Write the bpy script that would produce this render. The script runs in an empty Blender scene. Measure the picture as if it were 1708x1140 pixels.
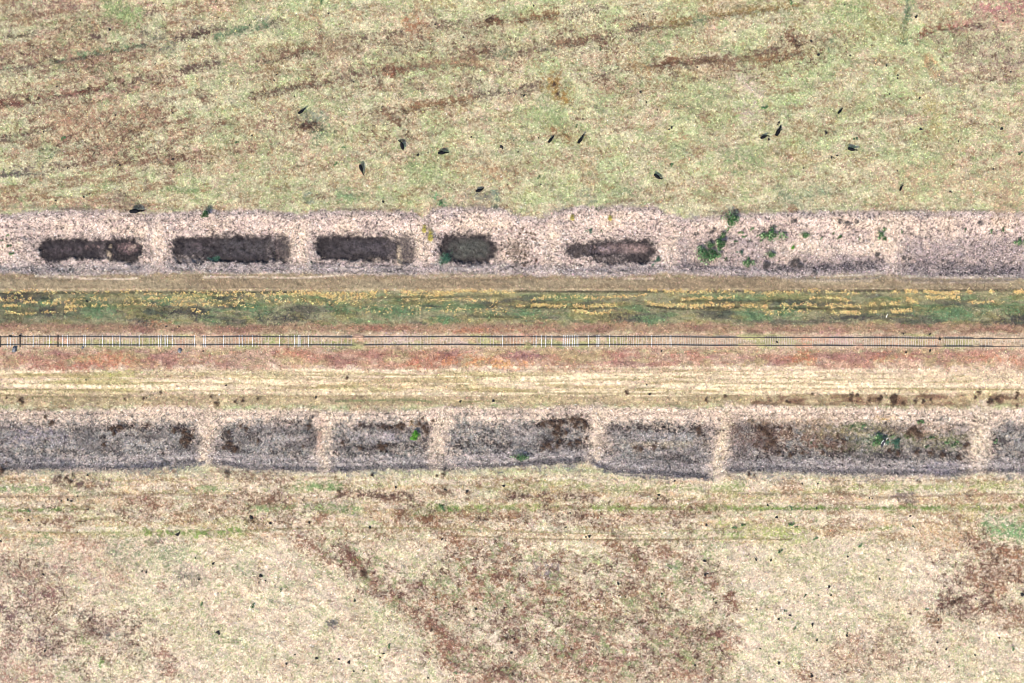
import bpy, bmesh, math, random
import numpy as np
from mathutils import Vector, Matrix, Quaternion

SC = bpy.context.scene
COL = SC.collection
random.seed(7)
RNG = np.random.default_rng(11)

# ------------------------------------------------------------------ camera
# ground scale: 0.1 m for one photograph pixel (1708 x 1140), centre of the picture is the origin
CAM_H = 230.0
cam = bpy.data.cameras.new('camera')
cam.sensor_width = 36.0
cam.lens = 36.0 * CAM_H / 170.8
cam.clip_start = 1.0
cam.clip_end = 20000.0
camo = bpy.data.objects.new('camera', cam)
camo.location = (0, 0, CAM_H)
camo.rotation_euler = (0, 0, 0)
COL.objects.link(camo)
SC.camera = camo

# ------------------------------------------------------------------ light
SUN_EL = math.radians(46)
SH = Vector((0.52, 0.85)).normalized()            # direction shadows fall on the ground
sund = Vector((SH.x * math.cos(SUN_EL), SH.y * math.cos(SUN_EL), -math.sin(SUN_EL)))
sun = bpy.data.lights.new('sun', 'SUN')
sun.energy = 3.3
sun.angle = math.radians(0.5)
sun.color = (1.0, 0.91, 0.77)
suno = bpy.data.objects.new('sun', sun)
suno.rotation_euler = sund.to_track_quat('-Z', 'Y').to_euler()
suno.location = (-60, -90, 120)
COL.objects.link(suno)
world = bpy.data.worlds.new('World')
SC.world = world
world.use_nodes = True
wn = world.node_tree.nodes
bg = wn['Background']
sky = wn.new('ShaderNodeTexSky')
sky.sky_type = 'NISHITA'
sky.sun_disc = False
sky.sun_elevation = SUN_EL
sky.sun_rotation = math.atan2(-SH.x, -SH.y)
world.node_tree.links.new(sky.outputs[0], bg.inputs[0])
bg.inputs[1].default_value = 0.15
SC.view_settings.view_transform = 'Standard'
SC.view_settings.look = 'None'
SC.view_settings.exposure = 1.35
SC.view_settings.gamma = 1.0
SC.cycles.filter_width = 0.9
KEXP = 2.05                      # how far the exposure lifts a sunlit albedo

# ------------------------------------------------------------------ helpers
def tag(o, label=None, cat=None, group=None, kind=None):
    if label: o['label'] = label
    if cat: o['category'] = cat
    if group: o['group'] = group
    if kind: o['kind'] = kind
    return o

def S(r, g, b):
    """a colour as seen in the sunlit photograph -> albedo"""
    c = np.array([r, g, b], float) / 255.0
    c = np.where(c <= 0.04045, c / 12.92, ((c + 0.055) / 1.055) ** 2.4)
    return c / KEXP

def ss(a, b, x):
    t = np.clip((x - a) / (b - a), 0, 1)
    return t * t * (3 - 2 * t)

_LAT = np.random.default_rng(3).random((512, 512))
def vnoise(x, y, seed=0):
    x = x + seed * 37.37; y = y + seed * 71.13
    xi = np.floor(x).astype(np.int64); yi = np.floor(y).astype(np.int64)
    fx = x - xi; fy = y - yi
    fx = fx * fx * (3 - 2 * fx); fy = fy * fy * (3 - 2 * fy)
    x0 = xi & 511; x1 = (xi + 1) & 511; y0 = yi & 511; y1 = (yi + 1) & 511
    a = _LAT[y0, x0]; b = _LAT[y0, x1]; c = _LAT[y1, x0]; d = _LAT[y1, x1]
    return (a + (b - a) * fx) * (1 - fy) + (c + (d - c) * fx) * fy

def fbm(x, y, seed=0, octs=4, gain=0.55):
    s = 0; w = 1.0; t = 0
    for k in range(octs):
        s = s + w * vnoise(x * 2 ** k * 1.03, y * 2 ** k * 1.03, seed + k * 5.7)
        t += w; w *= gain
    n = s / t
    return np.clip((n - 0.5) * 1.9 + 0.5, 0, 1)

# ------------------------------------------------------------------ terrain grid (in photograph pixels)
def axis(lo, hi, step, far, n):
    core = np.arange(lo, hi + 0.01, step)
    g = step * 1.22 ** np.arange(1, n + 1)
    up = core[-1] + np.cumsum(g) * 1.0
    dn = core[0] - np.cumsum(g) * 1.0
    up = up[up < far]; dn = dn[dn > -far]
    return np.concatenate([dn[::-1], core, up])

UA = axis(-160, 1868, 2.0, 60000, 48)
VA = axis(-130, 1270, 2.0, 60000, 48)
U, V = np.meshgrid(UA, VA)
SHP = U.shape

# shared noise fields
N_big = fbm(U / 140, V / 110, 1, 4)
N_mid = fbm(U / 45, V / 36, 2, 4)
N_fin = fbm(U / 14, V / 12, 3, 3)
N_tny = fbm(U / 5, V / 5, 4, 2)
c10, s10 = math.cos(math.radians(9)), math.sin(math.radians(9))
N_dia = fbm((U * c10 - V * s10) / 150, (U * s10 + V * c10) / 26, 6, 4)    # streaks rising to the right
N_hor = fbm(U / 130, V / 9, 8, 4)
N_hr2 = fbm(U / 60, V / 5, 9, 3)
N_grn = fbm(U / 60, V / 45, 12, 4)
N_gr2 = fbm(U / 24, V / 20, 14, 4)
N_pnk = fbm(U / 75, V / 55, 16, 4)

_rw = np.random.default_rng(8).random(SHP)
RN = .8 * _rw + .12 * np.roll(_rw, 1, 1) + .08 * np.roll(_rw, 1, 0)
RN = np.clip((RN - .5) * 1.5 + .5, .02, .98)
def stip(m, w=slice(None)):
    m = np.clip(m, 0, 1)
    return np.clip(.3 * m + .7 * ss(-.14, .14, m - RN[w]) * ss(.02, .12, m), 0, 1)
C = np.zeros(SHP + (3,))
def mix(m, col):
    C[:] = C * (1 - m[..., None]) + np.asarray(col) * m[..., None]

def win(x0, x1, y0, y1):
    i0, i1 = np.searchsorted(UA, [x0, x1]); j0, j1 = np.searchsorted(VA, [y0, y1])
    return slice(max(j0 - 1, 0), j1 + 1), slice(max(i0 - 1, 0), i1 + 1)

def mixw(w, m, col):
    C[w] = C[w] * (1 - m[..., None]) + np.asarray(col) * m[..., None]

def breakup(w, amt):
    n = 0.5 * N_fin[w] + 0.3 * N_tny[w] + 0.2 * N_mid[w]
    return np.clip(1 + amt * (n - 0.5) * 4.5 - amt * 0.25, 0, 1.25)

def blob(cx, cy, rx, ry, col, k=0.8, ang=0, soft=0.6, warp=0.7, brk=0.8):
    R = max(rx, ry) * 2
    w = win(cx - R, cx + R, cy - R, cy + R)
    x = U[w] - cx; y = V[w] - cy
    a = math.radians(ang); ca, sa = math.cos(a), math.sin(a)
    d = np.hypot((x * ca - y * sa) / rx, (x * sa + y * ca) / ry)
    d = d + warp * (N_fin[w] - 0.5) * 1.2 + warp * 0.6 * (N_tny[w] - 0.5)
    m = 1 - ss(1 - soft, 1 + soft, d)
    mixw(w, stip(m * k * breakup(w, brk), w), col)

def seg_dist(w, pts):
    x = U[w]; y = V[w]
    best = np.full(x.shape, 1e9)
    for (ax, ay), (bx, by) in zip(pts[:-1], pts[1:]):
        dx, dy = bx - ax, by - ay
        t = np.clip(((x - ax) * dx + (y - ay) * dy) / (dx * dx + dy * dy + 1e-9), 0, 1)
        best = np.minimum(best, np.hypot(x - ax - t * dx, y - ay - t * dy))
    return best

def stroke(pts, wd, col, k=0.8, soft=0.6, warp=0.6, brk=0.8):
    xs = [p[0] for p in pts]; ys = [p[1] for p in pts]
    w = win(min(xs) - wd * 2.5, max(xs) + wd * 2.5, min(ys) - wd * 2.5, max(ys) + wd * 2.5)
    d = seg_dist(w, pts) / wd + warp * (N_fin[w] - 0.5) * 1.2
    m = 1 - ss(1 - soft, 1 + soft, d)
    m = m * k * breakup(w, brk)
    mixw(w, np.clip(m, 0, 1) if wd < 3 else stip(m, w), col)

def band(y0, y1, col, k=1.0, soft=4, wob=3, x0=-1e6, x1=1e6, xs=40, noise=None, na=0.0):
    dv = V + wob * (N_fin - 0.5) * 2
    m = ss(y0 - soft, y0 + soft, dv) * (1 - ss(y1 - soft, y1 + soft, dv))
    if x0 > -1e5: m = m * ss(x0 - xs, x0 + xs, U)
    if x1 < 1e5: m = m * (1 - ss(x1 - xs, x1 + xs, U))
    if noise is not None: m = m * np.clip(1 + na * (noise - 0.5) * 2, 0, 1.2)
    mix(np.clip(m * k, 0, 1), col)

def curve(xs, ys):
    return np.interp(UA, xs, ys)[None, :]

# ------------------------------------------------------------------ ground colours
BROWN = S(126, 100, 80); DBROWN = S(94, 76, 68); RBROWN = S(146, 114, 98); GREEN = S(150, 164, 112)
BGREEN = S(120, 138, 104); OCHRE = S(166, 134, 80); MAUVE = S(150, 120, 112); STRAW = S(216, 198, 152)
# upper field
C[:] = S(202, 194, 156)
mix(stip(ss(0.45, 0.8, N_pnk) * 0.55), S(208, 182, 152))
mix(stip(ss(0.42, 0.75, N_grn) * 0.75 * ss(50, 600, U + 300 * (N_big - .5))), S(180, 189, 136))
mix(stip(ss(0.5, 0.78, N_gr2) * 0.5), S(158, 168, 112))
mix(stip(ss(0.55, 0.85, N_mid) * 0.35), S(214, 198, 160))
mix(stip(ss(0.55, 0.85, fbm(U / 34, V / 30, 22)) * 0.40), S(170, 142, 108))
wl = 1 - ss(150, 520, U + 250 * (N_mid - .5))
mix(stip(ss(0.40, 0.8, N_dia) * (0.22 + 0.42 * wl)), S(170, 134, 108))
mix(stip(ss(0.5, 0.85, N_pnk) * 0.4 * wl), S(206, 166, 146))
mix(stip(ss(1560, 1760, U + 60 * (N_mid - .5)) * (1 - ss(250, 420, V)) * .35), S(196, 160, 140))
# lower field
NS1 = fbm((U * c10 - V * s10) / 70, (U * s10 + V * c10) / 11, 121, 4)
mix(stip(ss(.58, .74, NS1) * (.42 + .3 * wl)), S(140, 112, 88))
NS2 = fbm(U / 16, V / 13, 123, 3)
mix(stip(ss(.56, .8, NS2) * .30), S(150, 128, 92))
mix(stip(ss(.58, .8, fbm(U / 18, V / 15, 124, 3)) * .36), S(160, 172, 122))
low = ss(785, 800, V)
mix(low, S(229, 210, 180))
mix(stip(low * ss(0.45, 0.8, N_pnk) * 0.5), S(214, 192, 162))
mix(stip(low * ss(0.5, 0.8, N_grn) * 0.35), S(184, 182, 132))
mix(stip(low * ss(0.55, 0.8, N_gr2) * 0.28), S(166, 172, 120))
mix(stip(low * ss(0.6, 0.85, N_mid) * 0.18), S(168, 140, 112))
mix(stip(low * ss(.58, .82, NS2) * .20), S(168, 140, 112))
mix(stip(low * ss(.6, .82, fbm(U / 20, V / 16, 126, 3)) * .28), S(168, 176, 128))
# strip of the lower field nearest the pits
st = ss(790, 800, V) * (1 - ss(890, 920, V))
mix(stip(st * ss(0.45, 0.75, N_hor) * 0.6), S(176, 168, 116))
mix(stip(st * ss(0.5, 0.8, fbm(U / 70, V / 10, 31)) * 0.5), S(200, 168, 128))
mix(stip(st * ss(0.55, 0.8, fbm(U / 40, V / 12, 33)) * 0.55), S(150, 120, 92))

# --- railway corridor -------------------------------------------------
band(455, 486, S(166, 150, 120), 1, 3, 2)
band(455, 486, S(146, 124, 98), .5, 3, 2, noise=N_hor, na=1.0)
band(486, 548, S(156, 150, 114), 1, 3, 2)
bandm = ss(488, 494, V) * (1 - ss(538, 550, V))
mix(bandm * ss(0.5, 0.75, fbm(U / 55, V / 14, 41)) * 0.8, S(114, 136, 94))
mix(bandm * ss(0.5, 0.75, fbm(U / 65, V / 12, 43)) * 0.75, S(92, 88, 80))
mix(bandm * ss(0.55, 0.75, fbm(U / 40, V / 8, 44)) * 0.6, S(158, 146, 96))
mix(bandm * ss(300, 0, U) * .45, S(96, 94, 80))
band(541, 557, S(164, 134, 108), .9, 4, 5)
mix(ss(538, 546, V) * (1 - ss(555, 562, V)) * ss(.45, .75, fbm(U / 40, V / 9, 46)) * .65, S(142, 106, 92))
band(556, 583, S(196, 172, 142), 1, 3, 2)
mix(ss(555, 560, V) * (1 - ss(580, 586, V)) * ss(.5, .75, fbm(U / 50, V / 18, 47)) * .7, S(168, 170, 112))
mix(ss(555, 560, V) * (1 - ss(580, 586, V)) * ss(.55, .8, fbm(U / 30, V / 14, 48)) * .55, S(196, 150, 126))
band(583, 622, S(194, 164, 138), 1, 4, 6)
rb = ss(581, 588, V + 4 * (N_fin - .5)) * (1 - ss(604, 630, V + 14 * (N_mid - .5)))
mix(rb * ss(.42, .72, fbm(U / 40, V / 12, 51)) * .55, S(178, 126, 102))
mix(rb * ss(.55, .8, fbm(U / 60, V / 16, 52)) * .7, S(150, 106, 98))
mix(rb * ss(.55, .8, fbm(U / 44, V / 15, 53)) * .6, S(186, 172, 124))
band(614, 658, S(206, 184, 158), 1, 8, 10)
stw = ss(612, 626, V) * (1 - ss(652, 660, V))
mix(stw * ss(.5, .8, fbm(U / 70, V / 10, 55)) * .65 * (1 - ss(700, 1100, U) * .6), S(180, 172, 112))
mix(stw * ss(850, 1150, U) * .5, S(212, 190, 158))
N_wav = fbm(U / 150, (V + 5 * np.sin(U / 90.0)) / 5.0, 57, 3)
mix(stw * ss(.5, .75, N_wav) * .5, S(222, 202, 164))
mix(stw * ss(.60, .8, 1 - N_wav) * .55, S(170, 152, 102))
band(656, 676, S(188, 166, 132), .9, 3, 5)
ol = ss(655, 660, V) * (1 - ss(672, 680, V))
mix(ol * ss(.45, .7, fbm(U / 45, V / 9, 58)) * .45, S(154, 142, 104))
mix(ol * ss(1190, 1260, U) * ss(.35, .7, fbm(U / 22, V / 10, 59)) * .8, S(122, 88, 70))
mix(ol * ss(.6, .8, fbm(U / 30, V / 8, 60)) * .5, S(216, 196, 150))

# --- upper row of borrow pits ------------------------------------------
ut = curve([-300, 0, 60, 120, 215, 240, 300, 440, 500, 530, 690, 706, 722, 760, 840, 862, 905, 936, 970, 1092, 1112, 1150, 1210, 1300, 1480, 1708, 2000],
           [357, 358, 353, 350, 352, 358, 352, 350, 359, 351, 352, 365, 349, 345, 346, 360, 364, 350, 344, 345, 355, 366, 358, 354, 351, 353, 353])
ub = curve([-300, 0, 120, 230, 270, 310, 400, 520, 700, 760, 900, 1000, 1100, 1200, 1320, 1450, 1560, 1708, 2000],
           [457, 456, 459, 458, 456, 453, 456, 456, 459, 454, 459, 462, 456, 459, 463, 455, 462, 464, 463])
dv = V + 2.5 * (N_fin - .5) + 3.5 * (N_tny - .5)
PU = ss(-2, 3, dv - ut) * (1 - ss(-4, 3, dv - ub))
mix(PU, S(224, 203, 186))
mix(PU * ss(.5, .8, N_mid) * .6, S(236, 213, 186))
mix(stip(PU * ss(.5, .8, N_gr2) * .45), S(160, 142, 134))
mix(stip(PU * ss(.55, .8, fbm(U / 60, V / 8, 131, 3)) * .45), S(148, 134, 128))
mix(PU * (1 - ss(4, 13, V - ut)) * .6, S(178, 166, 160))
mix(np.exp(-((V - ut - 1 + 2 * (N_fin - .5)) / 1.8) ** 2) * np.clip(N_mid * 1.6 - .3, 0, .8) * .7, S(118, 106, 96))  # thin dark rim line: dark grass and its shadow painted into the colour
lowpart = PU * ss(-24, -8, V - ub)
mix(lowpart * .7, S(182, 170, 164))  # lower bank greyed, its shade partly put into the colour
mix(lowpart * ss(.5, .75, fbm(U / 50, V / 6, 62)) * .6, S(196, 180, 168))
# gravelly mauve floor of the two right-hand pits
for x0, x1, y0, y1, k in ((1130, 1300, 392, 452, .55), (1310, 1476, 422, 456, .7), (1498, 1760, 396, 458, .75)):
    m = ss(x0 - 12, x0 + 16, U + 18 * (N_fin - .5)) * (1 - ss(x1 - 12, x1 + 10, U + 18 * (N_fin - .5))) * \
        ss(y0 - 8, y0 + 8, dv) * (1 - ss(y1 - 4, y1 + 5, dv))
    mix(np.clip(m * k * breakup(slice(None), .35), 0, 1), S(166, 152, 147))
blob(1400, 416, 80, 8, S(232, 212, 190), .8, brk=.3)
for x0, x1, yy, k in ((1320, 1475, 440, .7), (1500, 1720, 436, .5), (1500, 1720, 452, .5), (1140, 1180, 440, .5), (1280, 1330, 445, .7)):
    stroke([(x0, yy), ((x0 + x1) / 2, yy + 4), (x1, yy - 2)], 8, S(98, 92, 92), k)
PD = np.zeros(SHP)
def rrect(x0, x1, y0, y1, r, col, k=1.0, soft=3.0, warp=9, st=True):
    w = win(x0 - 20, x1 + 20, y0 - 20, y1 + 20)
    cx, cy = (x0 + x1) / 2, (y0 + y1) / 2
    q = np.maximum(np.abs(U[w] - cx) - (x1 - x0) / 2 + r, 0); p = np.maximum(np.abs(V[w] - cy) - (y1 - y0) / 2 + r, 0)
    d = np.hypot(q, p) - r + warp * .5 * (N_fin[w] - .5) + warp * .6 * (N_tny[w] - .5)
    m = 1 - ss(-soft, soft, d)
    mixw(w, stip(m * k, w) if st else np.clip(m * k, 0, 1), col)
    return w, m
def dark(x0, x1, y0, y1, r=12, k=.95, col=S(36, 32, 36)):
    rrect(x0 - 9, x1 + 9, y0 - 7, y1 + 7, r + 8, S(138, 126, 120), .5, 5.0)
    w, m = rrect(x0, x1, y0, y1, r, col, k, 3.5, 8, False)
    PD[w] = np.maximum(PD[w], m * k)
dark(60, 182, 398, 433, 14); dark(172, 236, 397, 437, 18)
dark(286, 462, 393, 438, 18); dark(452, 484, 394, 436, 13, .8)
dark(524, 664, 393, 434, 19); dark(655, 692, 392, 440, 15, .7)
dark(734, 828, 392, 439, 21, .92)
dark(985, 1094, 399, 438, 19, .92); dark(944, 1040, 405, 428, 11, .85)
for a_, col_, k_ in (((76, 168, 404, 427, 8), S(84, 76, 78), .48), ((300, 448, 400, 431, 12), S(84, 78, 79), .48), ((538, 652, 400, 428, 12), S(84, 78, 79), .48), ((748, 816, 399, 432, 14), S(84, 84, 76), .75), ((1000, 1080, 409, 422, 7), S(150, 130, 122), .8)):
    w_, m_ = rrect(*a_, S(0, 0, 0), 0, 4)
    mixw(w_, np.clip(m_ * k_ * breakup(w_, .5), 0, 1), col_)
PDm = S(112, 96, 96)
blob(210, 414, 16, 8, S(140, 116, 112), .8, brk=.2); blob(130, 415, 40, 4, PDm, .5); blob(150, 411, 16, 3, S(150, 126, 118), .6)
stroke([(178, 410), (179, 434)], 4, S(186, 166, 140), .8); stroke([(222, 410), (213, 415)], 2, S(214, 192, 170), .8)
stroke([(664, 410), (666, 440)], 4, S(206, 186, 156), .85); stroke([(459, 404), (462, 430)], 3, S(120, 104, 100), .5)
blob(400, 412, 70, 12, S(86, 82, 82), .5); blob(635, 412, 30, 10, S(90, 82, 84), .5); blob(330, 408, 20, 8, S(96, 84, 84), .5)
blob(780, 412, 30, 10, S(92, 92, 84), .5)
blob(1045, 413, 38, 6, S(136, 116, 110), .7, brk=.3); blob(1066, 415, 12, 5, S(160, 136, 126), .6, brk=.2)
blob(1000, 417, 25, 5, S(132, 118, 120), .6)
blob(310, 433, 25, 7, S(146, 134, 126), .7)
blob(862, 418, 32, 22, S(138, 122, 108), .75); blob(870, 436, 20, 10, S(104, 96, 88), .6); blob(895, 415, 8, 18, S(190, 170, 158), .5)
blob(740, 432, 13, 8, S(88, 124, 100), .85, 40, brk=.2); blob(522, 440, 12, 8, S(96, 116, 100), .6)
blob(355, 434, 9, 7, S(92, 116, 104), .7)
for x, y, rx, ry in ((262, 405, 13, 40), (500, 405, 14, 40), (708, 405, 12, 40), (920, 395, 16, 30), (1118, 405, 14, 40), (1487, 420, 9, 34)):
    blob(x, y, rx, ry, S(238, 214, 188), .85, brk=.5)
for x in (45, 100, 240, 330, 480, 560, 690, 760, 930, 1140, 1330, 1440, 1560, 1640):
    blob(x + random.uniform(-15, 15), 362 + random.uniform(-4, 8), 26, 7, S(160, 150, 146), .5)
for pts in ([(690, 353), (704, 360), (712, 378), (706, 410), (712, 445)], [(722, 352), (715, 366), (717, 392)], [(906, 362), (924, 353), (945, 349)], [(1094, 348), (1112, 356), (1124, 378), (1118, 425), (1124, 450)],
            [(240, 358), (250, 380), (246, 420), (256, 448)], [(488, 358), (496, 380), (490, 425), (480, 448)], [(905, 364), (908, 390), (918, 420), (915, 450)], [(722, 351), (760, 348), (836, 349), (866, 360)], [(940, 350), (1000, 348), (1092, 349)],
            [(0, 362), (120, 356), (230, 361)], [(300, 357), (440, 356), (490, 362)], [(520, 358), (690, 358)], [(1160, 362), (1300, 360), (1470, 358), (1708, 359)]):
    stroke(pts, 4, S(150, 138, 130), .55, soft=.9, warp=1.2)
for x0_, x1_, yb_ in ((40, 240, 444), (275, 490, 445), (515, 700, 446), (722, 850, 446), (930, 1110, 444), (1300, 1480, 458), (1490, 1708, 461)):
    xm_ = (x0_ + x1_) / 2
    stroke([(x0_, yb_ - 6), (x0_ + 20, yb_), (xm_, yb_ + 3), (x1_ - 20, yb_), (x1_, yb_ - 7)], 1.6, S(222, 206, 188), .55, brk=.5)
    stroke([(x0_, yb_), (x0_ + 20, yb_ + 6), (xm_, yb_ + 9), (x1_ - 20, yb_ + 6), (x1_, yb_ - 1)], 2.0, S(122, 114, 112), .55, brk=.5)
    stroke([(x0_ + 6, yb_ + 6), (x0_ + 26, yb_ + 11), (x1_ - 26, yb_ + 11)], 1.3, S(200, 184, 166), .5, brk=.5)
# pale trodden lines and grey edge under the pits
for pts, k in (([(60, 461), (120, 463), (140, 465), (205, 466), (230, 464)], .9), ([(340, 463), (420, 462), (445, 463)], .8), ([(455, 463), (500, 464), (560, 460), (575, 459)], .8),
               ([(120, 450), (180, 453), (215, 449)], .6), ([(1040, 465), (1090, 465)], .7), ([(700, 463), (790, 461), (850, 460)], .5)):
    stroke(pts, 1.6, S(226, 206, 180), k, brk=.3)
stroke([(0, 449), (70, 453), (130, 452)], 5, S(118, 120, 116), .6)
for pts in ([(0, 345), (60, 347), (140, 348)], [(80, 349), (150, 349)], [(550, 349), (690, 350)], [(720, 346), (770, 342), (830, 344)], [(1180, 354), (1330, 353)], [(1480, 350), (1708, 352)]):
    stroke(pts, 2.0, S(124, 112, 96), .7)
stroke([(0, 353), (120, 350)], 1.2, S(110, 100, 92), .5)
for pts in ([(300, 321), (420, 323), (520, 326), (700, 325)], [(0, 320), (300, 321)]):
    stroke(pts, 1.4, S(150, 146, 98), .45)

# --- lower row of borrow pits -------------------------------------------
lt = curve([-300, 0, 60, 140, 300, 345, 420, 520, 600, 700, 740, 860, 990, 1010, 1190, 1230, 1400, 1620, 1708, 2000],
           [684, 684, 686, 684, 678, 682, 684, 684, 688, 684, 680, 682, 676, 680, 682, 676, 680, 682, 682, 682])
lb = curve([-300, 0, 80, 160, 220, 340, 420, 540, 640, 720, 820, 900, 985, 1020, 1060, 1120, 1190, 1206, 1260, 1400, 1560, 1640, 1708, 2000],
           [788, 786, 784, 788, 784, 774, 784, 790, 784, 786, 782, 778, 772, 788, 792, 797, 800, 792, 788, 792, 796, 790, 792, 792])
PL = ss(-4, 4, dv - lt) * (1 - ss(-4, 3, dv - lb))
mix(PL, S(226, 204, 180))
mix(PL * ss(.5, .8, N_mid) * .5, S(188, 170, 156))
def pitfloor(x0, x1, y0, y1, k=.9, col=S(140, 131, 127)):
    w, m = rrect(x0, x1, y0, y1, 22, col, k, 20, 22)
floorcol = S(142, 142, 136)
for a in ((-200, 332, 702, 780), (364, 530, 700, 782), (552, 716, 700, 784), (746, 982, 698, 776), (1012, 1188, 706, 790), (1222, 1612, 702, 790), (1656, 1900, 702, 788)):
    pitfloor(*a, .88, floorcol)
for x0, x1, y0, y1 in ((-60, 332, 702, 780), (364, 530, 700, 782), (552, 716, 700, 784), (746, 982, 698, 776), (1012, 1188, 706, 790), (1222, 1612, 702, 790), (1656, 1800, 702, 788)):
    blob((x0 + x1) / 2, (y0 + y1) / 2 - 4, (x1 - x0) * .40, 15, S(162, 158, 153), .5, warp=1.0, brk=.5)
    stroke([(x0 + 8, 762), (x0 + 6, 730), (x0 + 14, 714), ((x0 + x1) / 2, 711), (x1 - 12, 714), (x1 - 6, 735), (x1 - 10, 762)], 8, S(118, 106, 100), .34, soft=.95, warp=1.2)  # darker inner edges, pit shading painted into the floor colour
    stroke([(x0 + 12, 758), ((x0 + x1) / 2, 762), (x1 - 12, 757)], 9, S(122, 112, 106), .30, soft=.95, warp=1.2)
pl2 = PL * ss(700, 715, V)
mix(pl2 * ss(.5, .8, fbm(U / 50, V / 16, 70)) * .5, S(168, 158, 152))
mix(pl2 * ss(.5, .8, fbm(U / 40, V / 14, 71)) * .6, S(94, 90, 88))
mix(stip(pl2 * ss(.52, .76, fbm(U / 16, V / 10, 141, 3)) * .6), S(96, 88, 84))
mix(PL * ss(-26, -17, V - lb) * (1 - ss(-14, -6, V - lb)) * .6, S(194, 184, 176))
mix(PL * ss(-13, -8, V - lb) * (1 - ss(-3, 2, V - lb)) * .6, S(104, 102, 106))  # dark line on the north-facing bank, shade put into its colour
for pts, wd in (([(344, 690), (348, 720), (340, 768)], 12), ([(545, 692), (542, 730), (540, 780)], 10), ([(742, 690), (730, 730), (724, 770)], 11),
                ([(1000, 684), (1000, 730), (990, 770)], 12), ([(1218, 684), (1208, 730), (1198, 795)], 12), ([(1640, 690), (1636, 730), (1632, 768)], 17)):
    stroke(pts, wd, S(226, 206, 180), .9, brk=.45)
stroke([(352, 715), (338, 764)], 5, S(228, 204, 176), .8, brk=.4); stroke([(1214, 690), (1204, 740), (1196, 786)], 7, S(228, 208, 176), .85, brk=.4)
blob(1632, 738, 15, 26, S(232, 212, 180), .85, brk=.3); stroke([(536, 700), (532, 745)], 5, S(204, 174, 150), .7)
DK = S(58, 48, 47)
for pts, wd, k in (([(180, 716), (205, 713), (245, 710)], 6, .8), ([(172, 728), (170, 742)], 5, .6), ([(290, 715), (308, 718), (316, 735), (308, 740)], 7, .85), ([(80, 712), (88, 703)], 5, .5),
                   ([(270, 756), (310, 748)], 6, .5), ([(376, 722), (378, 745), (395, 752)], 8, .7), ([(405, 715), (430, 740)], 7, .5), ([(440, 700), (500, 706)], 5, .5), ([(460, 752), (520, 735)], 9, .4),
                   ([(566, 742), (600, 748), (640, 746)], 7, .6), ([(600, 710), (640, 712), (676, 712)], 5, .7), ([(650, 745), (700, 742)], 6, .6), ([(760, 745), (800, 740), (850, 742)], 7, .6),
                   ([(896, 709), (930, 702), (975, 702), (980, 715)], 6, .8), ([(900, 745), (930, 740), (970, 738)], 8, .6), ([(930, 715), (935, 735)], 9, .7),
                   ([(1016, 720), (1030, 716), (1090, 715), (1180, 716)], 7, .6), ([(1018, 725), (1012, 755)], 6, .45), ([(1060, 745), (1180, 745)], 6, .35), ([(1172, 714), (1182, 760)], 6, .5),
                   ([(1260, 712), (1280, 725), (1285, 745)], 13, .7), ([(1280, 712), (1330, 712)], 7, .5), ([(1290, 754), (1340, 760), (1420, 752)], 8, .75), ([(1395, 730), (1415, 745)], 8, .6),
                   ([(1480, 752), (1530, 752), (1570, 758), (1605, 762)], 8, .75), ([(1510, 720), (1540, 718), (1530, 730)], 8, .6), ([(1612, 740), (1616, 770)], 5, .6), ([(1620, 700), (1650, 705)], 5, .4), ([(1660, 720), (1690, 750)], 8, .4)):
    stroke(pts, wd, DK, k)
for a_ in ((1320, 728, 90, 22, S(128, 104, 86), .75), (1270, 735, 40, 26, S(104, 84, 76), .6), (1380, 745, 60, 12, S(112, 88, 74), .7), (1440, 720, 70, 14, S(150, 138, 100), .65), (1530, 722, 50, 16, S(126, 104, 84), .65), (1580, 735, 40, 16, S(140, 134, 98), .6), (1500, 760, 110, 8, S(96, 90, 88), .6), (1460, 745, 60, 10, S(118, 122, 92), .5), (1350, 700, 80, 9, S(176, 152, 124), .5)):
    blob(*a_[:5], min(1, a_[5] * 1.35), warp=1.4, brk=.6)
blob(1480, 735, 45, 12, S(104, 128, 84), .7); blob(1440, 712, 26, 8, S(120, 132, 92), .7); blob(1590, 742, 16, 12, S(120, 134, 92), .7)
blob(1560, 715, 40, 10, S(204, 180, 154), .7); blob(1500, 745, 40, 5, S(206, 190, 168), .6)
blob(1478, 698, 22, 4, S(214, 176, 106), .7); blob(1108, 742, 70, 5, S(206, 190, 160), .6); blob(1075, 750, 18, 6, S(130, 104, 88), .7)
blob(690, 707, 8, 6, OCHRE, .6); blob(1110, 728, 40, 6, S(178, 172, 170), .6); blob(650, 730, 60, 8, S(164, 154, 154), .5); blob(60, 730, 50, 16, S(158, 150, 154), .6)
stroke([(990, 772), (1010, 785), (1040, 790), (1110, 795), (1160, 793), (1190, 800)], 4.5, S(92, 90, 94), .8, brk=.35)
stroke([(0, 772), (80, 770), (200, 778), (300, 778), (340, 772)], 4, S(98, 98, 104), .7, brk=.4)
stroke([(1550, 778), (1570, 784), (1590, 780)], 10, S(134, 126, 136), .7)
stroke([(0, 790), (30, 775)], 8, S(70, 76, 76), .5)

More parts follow.
